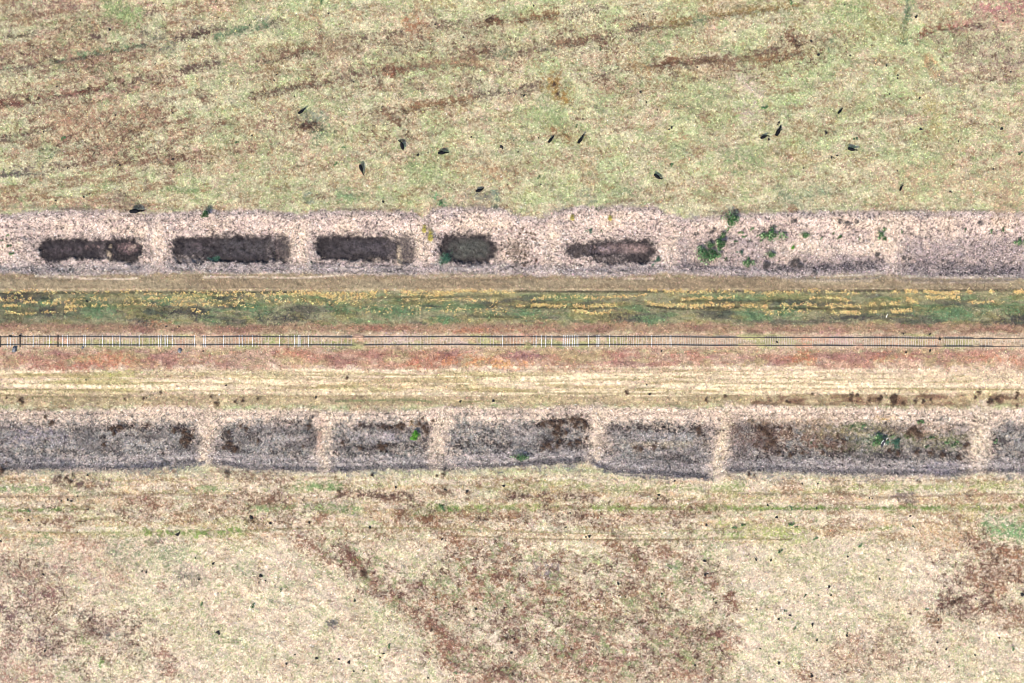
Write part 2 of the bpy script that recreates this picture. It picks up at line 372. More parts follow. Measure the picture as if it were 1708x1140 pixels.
for off_, col_, wd_ in ((-24, S(206, 194, 184), 1.5), (-17, S(120, 114, 114), 1.8), (-12, S(204, 194, 184), 1.6), (-6, S(92, 90, 94), 2.4), (1, S(214, 200, 174), 1.2)):
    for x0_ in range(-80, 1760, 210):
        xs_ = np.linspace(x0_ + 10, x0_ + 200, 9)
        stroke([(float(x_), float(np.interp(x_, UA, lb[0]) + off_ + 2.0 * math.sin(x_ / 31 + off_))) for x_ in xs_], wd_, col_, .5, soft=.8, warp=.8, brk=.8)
for x0_, x1_ in ((20, 332), (364, 530), (552, 716), (746, 982), (1012, 1188), (1222, 1612)):
    stroke([(x0_ - 4, 690), (x0_ + 8, 694), ((x0_ + x1_) / 2, 690), (x1_ - 8, 694), (x1_ + 3, 690)], 1.8, S(130, 116, 106), .55, warp=1.0, brk=.8)
    stroke([(x0_ + 2, 698), ((x0_ + x1_) / 2, 697), (x1_ - 2, 698)], 1.6, S(236, 216, 192), .5, warp=1.0, brk=.8)
# --- strokes and patches of the upper field -------------------------------
UP = [
 ([(0, 111), (45, 109), (90, 100), (140, 92)], 6, DBROWN, .75), ([(90, 100), (140, 91), (195, 82), (245, 72)], 5, BGREEN, .8), ([(150, 62), (172, 64)], 5, DBROWN, .7),
 ([(0, 8), (60, 14), (100, 8), (160, 14)], 12, RBROWN, .5), ([(0, 98), (60, 95)], 14, BROWN, .5), ([(280, 66), (310, 61), (342, 54)], 6, DBROWN, .75), ([(240, 60), (275, 72)], 16, S(132, 128, 108), .6),
 ([(185, 12), (225, 28)], 14, GREEN, .7), ([(365, 62), (400, 48), (440, 41)], 7, BGREEN, .7), ([(285, 40), (320, 25)], 14, S(150, 120, 92), .5), ([(445, 98), (470, 97), (512, 82), (530, 88)], 8, BROWN, .8),
 ([(535, 60), (550, 85), (575, 80)], 14, S(150, 126, 100), .6), ([(0, 172), (50, 170), (80, 158), (120, 156), (170, 145)], 7, S(120, 82, 68), .8), ([(30, 166), (120, 160)], 12, RBROWN, .35),
 ([(200, 140), (212, 148)], 8, RBROWN, .7), ([(270, 128), (290, 132)], 12, RBROWN, .6), ([(330, 160), (348, 167)], 8, BROWN, .7), ([(425, 156), (470, 145), (525, 138), (560, 130)], 6, BROWN, .7),
 ([(240, 185), (262, 200)], 11, BROWN, .6), ([(100, 205), (200, 200), (260, 190)], 14, S(176, 140, 112), .5), ([(195, 232), (225, 230)], 9, BROWN, .6), ([(215, 262), (250, 256), (285, 272)], 12, BROWN, .65), 
 ([(0, 226), (50, 218), (88, 209)], 5, BROWN, .7), ([(0, 290), (30, 287), (65, 285)], 6, S(112, 100, 92), .7), ([(72, 257), (82, 255)], 8, BGREEN, .6), ([(285, 228), (290, 220)], 10, S(190, 140, 110), .5),
 ([(500, 205), (528, 210)], 14, S(110, 82, 72), .7), ([(505, 190), (535, 198)], 9, S(150, 156, 130), .6), ([(530, 225), (545, 210)], 12, BGREEN, .35), ([(440, 215), (460, 222)], 12, RBROWN, .4),
 ([(680, 38), (710, 60)], 12, S(176, 126, 94), .6), ([(800, 40), (830, 34)], 9, S(116, 86, 66), .8), ([(870, 32), (905, 26), (930, 22)], 8, S(138, 106, 78), .65), ([(925, 72), (960, 72), (1005, 60)], 7, BROWN, .75),
 ([(1010, 75), (1025, 85)], 9, BROWN, .6), ([(1090, 45), (1140, 38), (1200, 24), (1330, 10)], 7, S(150, 128, 86), .6), ([(1100, 108), (1125, 100), (1150, 105)], 9, S(124, 94, 72), .7), ([(920, 135), (940, 160)], 14, OCHRE, .7),
 ([(640, 72), (660, 68)], 10, BROWN, .6), ([(770, 95), (810, 85)], 11, BROWN, .65), ([(640, 115), (660, 120)], 12, S(140, 96, 72), .7), ([(685, 110), (760, 105), (820, 112)], 9, S(158, 130, 100), .6),
 ([(675, 182), (710, 178), (780, 165)], 9, S(140, 110, 82), .65), ([(635, 185), (660, 200)], 11, S(128, 100, 78), .7), ([(770, 150), (785, 145)], 9, MAUVE, .5), ([(1015, 136), (1035, 145)], 12, BROWN, .5),
 ([(1050, 110), (1080, 120)], 10, S(164, 136, 96), .5), ([(920, 215), (945, 228)], 12, S(150, 118, 84), .6), ([(620, 215), (640, 232)], 10, S(164, 138, 104), .5), ([(830, 82), (850, 92)], 9, BGREEN, .5), 
 ([(900, 185), (930, 200)], 16, S(158, 170, 118), .6), ([(1080, 80), (1110, 68)], 14, GREEN, .5), ([(690, 282), (720, 290)], 14, GREEN, .5), ([(775, 275), (830, 290)], 16, S(186, 152, 116), .5),
 ([(1145, 104), (1190, 104), (1220, 100)], 10, BROWN, .65), ([(1235, 100), (1300, 98)], 7, S(132, 110, 78), .65), ([(1318, 62), (1340, 85)], 12, S(122, 84, 64), .75), ([(1340, 85), (1300, 92), (1270, 105)], 8, S(144, 110, 80), .6),
 ([(1370, 72), (1395, 76)], 11, BGREEN, .55), ([(1180, 30), (1160, 34)], 5, BGREEN, .6), ([(1516, 0), (1512, 35), (1510, 70)], 6, BGREEN, .75), ([(1535, 56), (1565, 48), (1610, 42), (1640, 36)], 7, S(130, 92, 72), .75), 
 ([(1640, 20), (1708, 12)], 16, S(186, 134, 126), .7), ([(1600, 40), (1708, 28)], 12, S(196, 150, 132), .5), ([(1660, 85), (1690, 110)], 24, S(164, 142, 124), .6), ([(1550, 100), (1560, 118)], 10, S(196, 158, 116), .6),
 ([(1455, 40), (1500, 52)], 18, S(160, 152, 100), .4), ([(1400, 20), (1430, 14)], 14, GREEN, .5), ([(1240, 130), (1260, 170), (1250, 190)], 16, S(206, 184, 164), .5), ([(1175, 195), (1185, 215)], 10, S(146, 118, 90), .55),
 ([(1140, 150), (1200, 160)], 18, S(166, 176, 126), .5), ([(1220, 265), (1260, 262)], 14, S(158, 170, 120), .6), ([(1305, 325), (1320, 338)], 12, S(140, 148, 116), .7), ([(1318, 345), (1325, 350)], 5, S(150, 112, 88), .7),
 ([(1350, 320), (1370, 322)], 13, S(150, 158, 124), .6), ([(1500, 300), (1708, 330)], 30, S(206, 176, 140), .45), ([(1550, 175), (1560, 210)], 12, S(176, 164, 110), .5), ([(1300, 250), (1330, 262)], 14, S(160, 140, 100), .5),
 ([(570, 325), (590, 330)], 10, S(142, 164, 118), .7), ([(730, 330), (740, 340)], 7, S(120, 160, 110), .7), ([(825, 320), (830, 345)], 7, S(120, 136, 112), .8), ([(795, 328), (825, 325)], 5, S(140, 140, 122), .6), ([(772, 335), (778, 330)], 5, S(140, 132, 122), .6),
 ([(275, 316), (330, 318)], 5, S(136, 154, 104), .6), ([(515, 325), (520, 335)], 8, S(142, 148, 126), .6), ([(975, 325), (990, 340)], 11, S(146, 150, 120), .6), ([(1035, 318), (1060, 322)], 11, S(150, 158, 118), .6),
 ([(200, 330), (215, 345)], 14, S(152, 132, 112), .5), ([(520, 345), (600, 330)], 5, GREEN, .3),
]
for p_, w_, k_ in (([(0, 110), (110, 98), (240, 74), (350, 52), (470, 36)], 8, .5), ([(0, 172), (90, 160), (180, 144), (300, 120), (360, 104)], 9, .55), ([(430, 102), (520, 84), (620, 62), (720, 44), (830, 34)], 8, .5), ([(425, 158), (520, 140), (600, 126), (720, 108)], 8, .55),
                   ([(640, 118), (740, 104), (860, 88), (1000, 62), (1140, 40)], 8, .5), ([(635, 198), (700, 180), (790, 162), (900, 142)], 9, .5), ([(1000, 126), (1110, 108), (1230, 98), (1345, 76)], 9, .55), ([(1060, 46), (1200, 26), (1340, 6)], 6, .5), ([(0, 236), (90, 210), (200, 188), (290, 170)], 9, .4), ([(0, 290), (90, 280), (220, 258)], 8, .4), ([(1500, 66), (1620, 40), (1708, 20)], 7, .4), ([(0, 62), (120, 46), (260, 20)], 9, .4), ([(880, 36), (1010, 12)], 7, .4)):
    stroke(p_, w_ * .95, S(104, 86, 74), k_ * 1.6, soft=.95, warp=1.6, brk=1.0)
for p, wd, col, k in UP:
    stroke(p, wd * 1.12, col * .86, min(k * 1.3, 1.0), soft=.8, warp=1.3, brk=.8)
# --- strokes and patches of the lower field -------------------------------
DB2 = S(108, 82, 70)
LO = [
 ([(560, 826), (600, 824), (650, 828), (700, 830)], 7, DB2, .8), ([(850, 828), (920, 824), (985, 832)], 7, DB2, .75), ([(560, 805), (575, 815)], 7, S(124, 92, 72), .7), ([(725, 820), (780, 826)], 6, BROWN, .7),
 ([(675, 858), (725, 866)], 12, S(142, 104, 78), .75), ([(765, 858), (785, 862)], 10, S(150, 116, 86), .7), ([(850, 858), (890, 862)], 12, S(154, 118, 90), .6), ([(970, 858), (1010, 868)], 13, S(146, 106, 80), .65), ([(940, 870), (955, 860)], 8, DB2, .6),
 ([(210, 848), (250, 840), (255, 862)], 13, S(136, 104, 84), .65), ([(290, 862), (320, 855)], 12, S(150, 120, 90), .5), ([(370, 850), (450, 838), (465, 825)], 9, S(118, 88, 72), .75), ([(90, 800), (110, 806), (180, 806)], 9, S(118, 98, 86), .7),
 ([(400, 795), (450, 800), (480, 805)], 9, S(136, 108, 88), .6), ([(95, 868), (115, 866)], 11, S(142, 108, 90), .6), ([(530, 868), (545, 850)], 12, S(154, 118, 92), .55), ([(230, 912), (270, 905)], 8, S(120, 100, 86), .7),
 ([(510, 905), (530, 915), (545, 930)], 16, S(146, 110, 90), .65), ([(580, 920), (600, 945), (615, 965)], 13, S(128, 92, 76), .75), ([(620, 975), (680, 1010), (720, 1040)], 14, S(164, 124, 100), .65), ([(720, 1040), (745, 1065), (750, 1100)], 18, S(146, 104, 84), .7),
 ([(750, 900), (800, 920), (860, 915)], 12, S(148, 112, 86), .6), ([(770, 940), (800, 965), (870, 960), (920, 945)], 22, S(146, 108, 84), .65), ([(720, 980), (760, 1000), (790, 990)], 22, S(158, 120, 92), .6), ([(800, 990), (860, 1010), (920, 1000)], 22, S(166, 128, 98), .5),
 ([(900, 980), (960, 1010), (1010, 1020)], 24, S(160, 122, 92), .55), ([(850, 1060), (860, 1070)], 14, S(122, 78, 66), .7), ([(900, 1070), (930, 1090), (960, 1080)], 22, S(148, 106, 80), .6), ([(820, 1130), (850, 1120)], 18, S(116, 80, 70), .75),
 ([(760, 1080), (800, 1095)], 20, S(170, 128, 106), .5), ([(780, 1130), (1000, 1130), (1180, 1130)], 20, S(172, 134, 108), .45), ([(1025, 910), (1060, 930), (1070, 950)], 16, S(140, 104, 80), .7), ([(1040, 990), (1090, 1000), (1120, 985)], 20, S(156, 118, 92), .6),
 ([(1100, 920), (1130, 930)], 14, S(150, 112, 86), .6), ([(1180, 965), (1190, 975)], 10, S(140, 102, 80), .65), ([(1215, 998), (1222, 1010)], 9, S(124, 88, 72), .75), ([(1090, 1050), (1180, 1060), (1215, 1080)], 18, S(164, 124, 98), .55),
 ([(1165, 1065), (1200, 1055)], 10, S(122, 86, 74), .65), ([(1110, 1110), (1200, 1115)], 18, S(170, 128, 104), .5), ([(960, 1050), (1010, 1060)], 20, S(166, 130, 102), .5), ([(980, 1100), (1060, 1100)], 18, S(160, 122, 98), .5),
 ([(1640, 915), (1690, 930), (1700, 960)], 20, S(152, 112, 84), .65), ([(1620, 960), (1660, 985)], 22, S(158, 118, 92), .6), ([(1570, 1008), (1600, 1002), (1610, 1015)], 13, S(116, 86, 76), .75), ([(1550, 1030), (1560, 1040)], 12, S(150, 116, 90), .6),
 ([(1650, 1010), (1700, 1030)], 20, S(158, 120, 94), .55), ([(1430, 1070), (1450, 1085)], 14, S(156, 118, 96), .6), ([(1335, 1122), (1350, 1130)], 11, S(150, 110, 84), .65), ([(1480, 1100), (1400, 1100)], 20, S(188, 156, 126), .5), ([(1540, 910), (1600, 900)], 14, S(196, 160, 124), .5),
 ([(20, 960), (50, 955)], 16, S(146, 112, 96), .6), ([(50, 985), (90, 990)], 16, S(140, 104, 96), .65), ([(0, 1015), (20, 1030)], 16, S(120, 90, 88), .65), ([(130, 1020), (145, 1040)], 9, S(120, 124, 108), .6), ([(150, 1055), (180, 1050)], 12, S(132, 104, 90), .65),
 ([(60, 1065), (80, 1080)], 12, S(140, 116, 112), .6), ([(20, 1075), (0, 1090)], 14, S(140, 100, 90), .55), ([(20, 1120), (70, 1130)], 18, S(176, 136, 116), .5), ([(165, 1040), (180, 1060)], 8, S(110, 108, 104), .6), ([(270, 980), (280, 985)], 8, S(140, 100, 84), .6),
 ([(275, 1090), (285, 1120)], 14, S(164, 122, 104), .6), ([(120, 930), (160, 940), (190, 960)], 22, S(190, 152, 130), .45), ([(300, 960), (320, 965)], 12, S(146, 136, 116), .5), ([(110, 905), (250, 910)], 9, S(176, 136, 110), .4), ([(0, 930), (90, 940)], 25, S(190, 156, 130), .45),
 ([(1390, 805), (1410, 808)], 6, S(130, 112, 86), .6), ([(1490, 826), (1520, 828)], 8, S(130, 114, 106), .7), ([(1600, 832), (1680, 830)], 8, S(176, 140, 112), .6), ([(900, 945), (925, 955)], 12, S(156, 146, 142), .6),
 # greens
 ([(0, 815), (80, 816)], 5, GREEN, .7), ([(0, 852), (70, 851), (140, 850)], 3.5, S(120, 142, 80), .75), ([(330, 815), (360, 816)], 6, GREEN, .6), ([(400, 847), (470, 848), (560, 846), (600, 848)], 6, GREEN, .75), ([(500, 812), (560, 812)], 8, S(132, 150, 100), .7),
 ([(690, 848), (740, 846), (760, 848)], 7, S(120, 152, 80), .75), ([(780, 848), (900, 846), (1080, 848), (1190, 848)], 5.5, S(150, 162, 96), .75), ([(1080, 848), (1400, 848), (1708, 846)], 3.5, S(132, 152, 84), .7), ([(880, 814), (980, 812), (1080, 814), (1240, 812)], 5, S(166, 172, 116), .6),
 ([(1420, 814), (1708, 812)], 6, S(168, 172, 112), .5), ([(1540, 848), (1708, 850)], 4, S(120, 138, 76), .6), ([(1650, 880), (1708, 890)], 16, S(132, 166, 112), .6), ([(1590, 850), (1620, 860)], 14, S(190, 176, 116), .4), ([(240, 888), (330, 890), (400, 885)], 5, S(140, 160, 90), .7),
 ([(200, 915), (300, 925)], 18, S(156, 166, 124), .5), ([(80, 900), (60, 905)], 10, S(130, 150, 104), .5), ([(1210, 885), (1230, 890)], 12, S(160, 178, 104), .6), ([(1280, 890), (1330, 895)], 12, S(176, 184, 112), .5), ([(1450, 882), (1500, 880)], 4, S(140, 156, 92), .6),
 ([(1125, 950), (1145, 955)], 12, S(150, 172, 116), .6), ([(1140, 1085), (1150, 1090)], 16, S(166, 184, 110), .5), ([(1100, 1020), (1180, 1030)], 16, S(172, 176, 126), .45), ([(1290, 940), (1480, 960)], 26, S(196, 190, 140), .35), ([(170, 1100), (165, 1112)], 5, S(130, 170, 90), .6),
 ([(130, 1060), (150, 1075)], 14, S(156, 176, 110), .5), ([(690, 950), (740, 960)], 16, S(176, 180, 128), .5), ([(1000, 940), (1010, 950)], 16, S(184, 190, 132), .5), ([(1050, 1000), (1060, 1010)], 12, S(180, 190, 120), .4),
]
for p, wd, col, k in LO:
    stroke(p, wd * 1.12, col * .88, min(k * 1.3, 1.0), soft=.8, warp=1.3, brk=.8)
def region(w0, col, k, sc=26, lo=.36, hi=.64, sd=91):
    w, m = w0
    n = fbm(U[w] / sc, V[w] / (sc * .9), sd, 4)
    mixw(w, stip(m * ss(lo, hi, n) * k, w), col * .86)
def soft_ell(cx, cy, rx, ry, ang=0):
    R = max(rx, ry) * 1.6
    w = win(cx - R, cx + R, cy - R, cy + R)
    a = math.radians(ang); x = U[w] - cx; y = V[w] - cy
    d = np.hypot((x * math.cos(a) + y * math.sin(a)) / rx, (y * math.cos(a) - x * math.sin(a)) / ry) + .8 * (N_mid[w] - .5) + .4 * (N_fin[w] - .5)
    return w, 1 - ss(.6, 1.25, d)
def cut(wm, fn):
    w, m = wm
    return w, m * fn(U[w], V[w])
edge = lambda u_, v_: 1 - ss(1212, 1236, u_ + 10 * np.sin(v_ / 11.0))
for ell, col, k, sd in (((880, 985, 170, 85, 8), S(146, 114, 94), .75, 91), ((960, 1090, 230, 80, 0), S(150, 116, 98), .75, 92), ((1110, 1000, 120, 120, 0), S(150, 118, 96), .65, 93),
                        ((640, 970, 130, 38, 38), S(146, 112, 94), .7, 94), ((790, 1105, 80, 45, 20), S(138, 102, 88), .6, 95), ((1150, 1080, 80, 60, 0), S(140, 104, 90), .5, 96)):
    region(cut(soft_ell(*ell), edge), col, k * .8, 15, .45, .66, sd)
    region(cut(soft_ell(*ell), edge), S(104, 74, 62), k * .8, 9, .60, .76, sd + 40)
    region(cut(soft_ell(*ell), edge), S(160, 172, 118), k * .6, 12, .60, .78, sd + 80)
for ell, col, k, sd in (((1650, 960, 90, 75, 0), S(150, 116, 96), .75, 97), ((1590, 1010, 70, 30, -10), S(136, 106, 92), .6, 98), ((60, 1030, 140, 80, 20), S(158, 126, 112), .6, 99), ((170, 1070, 130, 50, 10), S(160, 130, 112), .45, 100),
                        ((120, 850, 130, 25, 0), S(160, 130, 104), .5, 101), ((440, 850, 120, 30, 0), S(150, 120, 94), .5, 102), ((930, 855, 280, 22, 0), S(150, 118, 92), .55, 103), ((1460, 1090, 110, 50, 0), S(176, 146, 120), .5, 104),
                        ((100, 130, 170, 70, -9), S(160, 128, 108), .5, 105), ((220, 230, 150, 60, 0), S(160, 128, 104), .5, 106), ((700, 110, 180, 60, -9), S(160, 134, 108), .45, 107), ((1270, 100, 170, 30, -9), S(150, 124, 94), .5, 108), ((1640, 90, 90, 60, 0), S(170, 140, 122), .55, 109),
                        ((620, 205, 90, 30, -9), S(160, 134, 106), .45, 110), ((960, 60, 160, 40, -9), S(160, 134, 104), .4, 111)):
    region(soft_ell(*ell), col, k * .85, 15, .43, .66, sd)
    region(soft_ell(*ell), S(106, 80, 66), k * .8, 9, .60, .76, sd + 40)
# wheel ruts and cattle trails
for p, wd, col, k in (([(0, 829), (130, 829), (210, 826), (270, 824), (340, 827), (500, 827)], 1.3, S(132, 108, 88), .75), ([(1230, 824), (1340, 825), (1400, 822), (1450, 828), (1480, 831), (1560, 827), (1708, 824)], 1.4, S(128, 106, 86), .75),
                      ([(0, 888), (120, 889), (250, 888), (400, 886), (560, 880), (700, 881), (780, 884), (900, 888), (1080, 892)], 1.3, S(126, 128, 78), .6), ([(760, 894), (860, 898), (960, 900), (1080, 901), (1210, 899), (1320, 900)], 1.5, S(120, 104, 74), .75),
                      ([(770, 891), (860, 895), (960, 897), (1080, 898)], 1.3, S(226, 208, 168), .7), ([(1080, 849), (1250, 851), (1400, 848), (1560, 846)], 1.2, S(104, 118, 66), .6), ([(0, 826), (120, 826)], 1.4, S(226, 200, 164), .6),
                      ([(880, 817), (1000, 818), (1150, 818), (1230, 820)], 1.2, S(130, 122, 84), .5), ([(1050, 886), (1200, 886), (1340, 882)], 1.3, S(150, 150, 92), .5),
                      ([(0, 650), (50, 650), (120, 651), (210, 652)], 1.8, S(130, 122, 76), .8), ([(0, 640), (60, 644), (140, 645), (200, 646)], 2.5, S(238, 216, 168), .7), ([(0, 654), (100, 655), (210, 655)], 2.5, S(240, 220, 172), .7),
                      ([(0, 660), (60, 662), (200, 664)], 1.8, S(124, 112, 78), .7), ([(560, 669), (640, 668), (690, 667), (720, 671)], 1.6, S(112, 126, 84), .8), ([(760, 671), (840, 669)], 1.4, S(130, 132, 84), .6),
                      ([(280, 628), (310, 626), (345, 629), (380, 636)], 1.0, S(150, 124, 92), .6), ([(680, 655), (800, 656), (900, 654), (1100, 655)], 1.6, S(140, 128, 84), .65), ([(900, 630), (980, 634), (1090, 627), (1180, 626)], 1.5, S(180, 162, 108), .6),
                      ([(1190, 646), (1300, 648), (1420, 646), (1520, 649), (1708, 650)], 1.8, S(140, 128, 76), .7), ([(900, 650), (1000, 652), (1200, 651), (1400, 653), (1708, 654)], 2.0, S(240, 218, 170), .6),
                      ([(290, 620), (380, 626), (480, 640), (700, 642)], 3, S(232, 208, 166), .6), ([(430, 653), (560, 652), (660, 644), (740, 648)], 2.5, S(236, 214, 166), .6), ([(1280, 675), (1460, 676), (1620, 676)], 1.4, S(120, 100, 78), .6)):
    stroke(p, wd, col, k, soft=.7, warp=.5, brk=.4)
rw_ = np.random.default_rng(66)
for k_ in range(52):
    y0_ = rw_.uniform(614, 660); x0_ = rw_.uniform(-100, 1200); n_ = int(rw_.integers(6, 16))
    pts_ = []; y_ = y0_
    for q_ in range(n_):
        y_ += rw_.normal(0, 1.6); y_ = y_ * .92 + y0_ * .08; pts_.append((x0_ + q_ * 42, float(y_)))
    if k_ % 2: stroke(pts_, 1.5, S(240, 220, 184), .8, soft=.7, warp=.5, brk=.4)
    else: stroke(pts_, 1.1, S(150, 136, 96), .65, soft=.7, warp=.5, brk=.4)
# green band details
for x, y, rx, ry in ((172, 520, 26, 14), (432, 516, 26, 14), (562, 512, 22, 11), (655, 522, 40, 8), (880, 522, 30, 9), (740, 534, 20, 7), (1255, 524, 20, 9), (1085, 535, 22, 7), (1580, 524, 52, 10), (1312, 520, 24, 8), (1690, 520, 20, 8), (75, 505, 20, 7)):
    blob(x, y, rx, ry, S(106, 134, 94), .75, brk=.4)
for x, y, rx, ry in ((95, 522, 40, 8), (290, 520, 22, 11), (480, 532, 38, 10), (30, 500, 40, 8), (1045, 532, 24, 8), (1420, 530, 50, 6), (1680, 535, 35, 8), (330, 525, 18, 10), (245, 540, 18, 8)):
    blob(x, y, rx, ry, S(80, 76, 72), .7, brk=.4)
band(482.3, 484.6, S(210, 188, 150), .8, .8, .4)
for pts, k in (([(0, 490), (110, 489), (230, 488), (500, 488)], .8), ([(860, 486), (1000, 487), (1280, 486), (1500, 485), (1708, 484)], .85), ([(600, 498), (700, 496), (840, 494)], .5),
               ([(860, 513), (950, 514), (985, 516), (1020, 512)], .85), ([(1080, 511), (1130, 516), (1230, 513)], .85), ([(1120, 503), (1220, 502), (1300, 503)], .6), ([(1280, 515), (1440, 516), (1520, 512)], .75), ([(780, 528), (870, 530)], .6), ([(205, 506), (230, 503)], .6)):
    stroke(pts, 2.0, S(54, 52, 42), k, soft=.7, warp=.5, brk=.35)
for x, y, rx, ry, col in ((180, 603, 60, 12, S(190, 122, 92)), (110, 612, 45, 10, S(180, 118, 96)), (50, 600, 40, 12, S(172, 116, 104)), (330, 600, 60, 12, S(176, 130, 104)), (490, 590, 40, 8, S(184, 128, 104)), (790, 602, 95, 11, S(206, 136, 92)),
                          (840, 606, 30, 8, S(214, 160, 100)), (870, 592, 35, 8, S(140, 100, 104)), (700, 602, 22, 16, S(186, 112, 88)), (650, 592, 40, 7, S(164, 116, 100)), (1050, 593, 40, 8, S(166, 108, 98)), (1140, 592, 30, 8, S(178, 120, 100)), (960, 610, 45, 9, S(176, 132, 108)),
                          (1340, 596, 25, 11, S(200, 126, 92)), (1480, 596, 45, 8, S(188, 124, 96)), (1590, 594, 35, 8, S(160, 108, 106)), (1660, 598, 45, 8, S(190, 126, 94)), (1420, 592, 30, 8, S(166, 122, 108)), (250, 610, 30, 8, S(196, 164, 124)), (195, 624, 30, 7, S(172, 176, 104)),
                          (235, 548, 22, 8, S(116, 80, 72)), (640, 548, 60, 5, S(160, 112, 88)), (800, 552, 60, 6, S(176, 122, 92)), (905, 545, 14, 9, S(148, 98, 80)), (1370, 556, 25, 9, S(176, 132, 122)), (265, 540, 20, 5, S(190, 136, 100)), (1030, 540, 30, 6, S(180, 140, 108)),
                          (80, 570, 24, 8, S(160, 172, 96)), (470, 570, 60, 8, S(146, 158, 96)), (565, 572, 28, 7, S(138, 156, 88)), (670, 568, 45, 12, S(200, 176, 164)), (760, 570, 35, 10, S(198, 176, 160)), (1020, 568, 60, 8, S(162, 168, 104)), (875, 570, 14, 12, S(192, 136, 112)), (1340, 572, 14, 10, S(206, 146, 116)),
                          (1400, 568, 30, 8, S(196, 160, 156)), (1530, 568, 22, 8, S(170, 172, 104)), (1610, 570, 40, 8, S(196, 182, 148)), (200, 560, 60, 5, S(200, 172, 156))):
    blob(x, y, rx, ry, col * .9 + S(194, 164, 138) * .1, .62, warp=1.3, brk=.8)

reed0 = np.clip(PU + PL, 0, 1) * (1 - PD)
# fine irregular variation of the real colour of the plants
mott = 1 + 0.14 * (N_fin - .5) + 0.16 * (N_tny - .5) + 0.12 * (N_gr2 - .5)
C *= mott[..., None] * np.exp(np.random.default_rng(5).normal(0, .19, SHP))[..., None] * 1.05
C[:] = C * (1 + reed0[..., None] * np.array([.11, .085, .075]))
C *= np.array([1.005, .985, .995])
C = np.clip(C, 0.004, 0.8)

# ------------------------------------------------------------------ relief (metres)
Z = 1.0 * ss(488, 546, V) * (1 - ss(604, 664, V))
du = np.minimum(ss(0, 42, V - ut), 1 - ss(-24, 4, V - ub))
cw_u = np.zeros(SHP)
for x in (30, 262, 502, 708, 915, 1120, 1487):
    cw_u = np.maximum(cw_u, 1 - ss(6, 34, np.abs(U - x)))
Z -= .85 * du * (1 - .55 * cw_u)
dl = np.minimum(ss(0, 34, V - lt), 1 - ss(-46, 4, V - lb))
cw_l = np.zeros(SHP)
for x in (345, 541, 733, 998, 1208, 1636):
    cw_l = np.maximum(cw_l, 1 - ss(6, 30, np.abs(U - x + (V - 735) * .18)))
Z -= .62 * dl * (1 - .6 * cw_l)
Z -= .30 * PD * ss(0, 1, PD)
lipu = np.exp(-((V - ut + 2) / 5.0) ** 2) * .12 * ss(.4, .7, N_mid)
Z += lipu
flat = np.clip(1 - np.exp(-((V - 570) / 14.0) ** 2), 0, 1)
Z += flat * (0.35 * (N_mid - .5) + 0.16 * (N_fin - .5) + 0.07 * (N_tny - .5)) + (1 - flat) * .05 * (N_fin - .5)
reed = np.clip(PU + PL, 0, 1)
Z += reed * .12 * (N_tny - .5)
# furrows of the upper field and ruts
for p, wd, col, k in UP:
    if len(p) >= 3 and wd < 10:
        xs = [q[0] for q in p]; ys = [q[1] for q in p]
        w = win(min(xs) - 20, max(xs) + 20, min(ys) - 20, max(ys) + 20)
        Z[w] -= .22 * np.exp(-(seg_dist(w, p) / 5.0) ** 2)
# soil drifted over the old rails
RAILT = 1.0
buried = np.zeros(SHP)
for x0, x1, hb in ((328, 336, 1), (588, 606, 1), (873, 882, .9), (1000, 1005, .8), (1228, 1272, .62), (1320, 1350, .6), (1420, 1436, .6), (1558, 1570, .6), (1620, 1628, .6), (1652, 1696, .62)):
    for yy in (562.5, 576):
        sh = (yy * 13 % 7) - 3
        m = hb * ss(x0 - 3 + sh, x0 + 2 + sh, U) * (1 - ss(x1 - 2 + sh, x1 + 3 + sh, U)) * np.exp(-((V - yy) / 4.0) ** 2)
        buried = np.maximum(buried, m)
Z += .20 * buried
# fades of the relief outside the photographed area keep going as low rolling ground
CONTACT = 0

X = (U - 854) * 0.1
Y = (570 - V) * 0.1

# ------------------------------------------------------------------ materials
def new_mat(name):
    m = bpy.data.materials.new(name); m.use_nodes = True
    nt = m.node_tree
    return m, nt, nt.nodes['Principled BSDF']

def attr_mat(name, rough=.95, nscale=6.0, namt=.5, trans=0.0):
    m, nt, b = new_mat(name)
    at = nt.nodes.new('ShaderNodeAttribute'); at.attribute_name = 'Col'
    tc = nt.nodes.new('ShaderNodeTexCoord')
    nz = nt.nodes.new('ShaderNodeTexNoise'); nz.inputs['Scale'].default_value = nscale; nz.inputs['Detail'].default_value = 4
    nt.links.new(tc.outputs['Object'], nz.inputs['Vector'])
    mr = nt.nodes.new('ShaderNodeMapRange')
    mr.inputs['From Min'].default_value = .25; mr.inputs['From Max'].default_value = .75
    mr.inputs['To Min'].default_value = 1 - namt; mr.inputs['To Max'].default_value = 1 + namt
    nt.links.new(nz.outputs[0], mr.inputs['Value'])
    mx = nt.nodes.new('ShaderNodeMix'); mx.data_type = 'RGBA'; mx.blend_type = 'MULTIPLY'; mx.inputs[0].default_value = 1
    nt.links.new(at.outputs['Color'], mx.inputs[6]); nt.links.new(mr.outputs[0], mx.inputs[7])
    nt.links.new(mx.outputs[2], b.inputs['Base Color'])
    b.inputs['Roughness'].default_value = rough
    b.inputs['Specular IOR Level'].default_value = .15
    if trans:
        tr = nt.nodes.new('ShaderNodeBsdfTranslucent'); ms = nt.nodes.new('ShaderNodeMixShader')
        nt.links.new(mx.outputs[2], tr.inputs['Color'])
        ms.inputs[0].default_value = trans
        nt.links.new(b.outputs[0], ms.inputs[1]); nt.links.new(tr.outputs[0], ms.inputs[2])
        nt.links.new(ms.outputs[0], nt.nodes['Material Output'].inputs['Surface'])
    return m

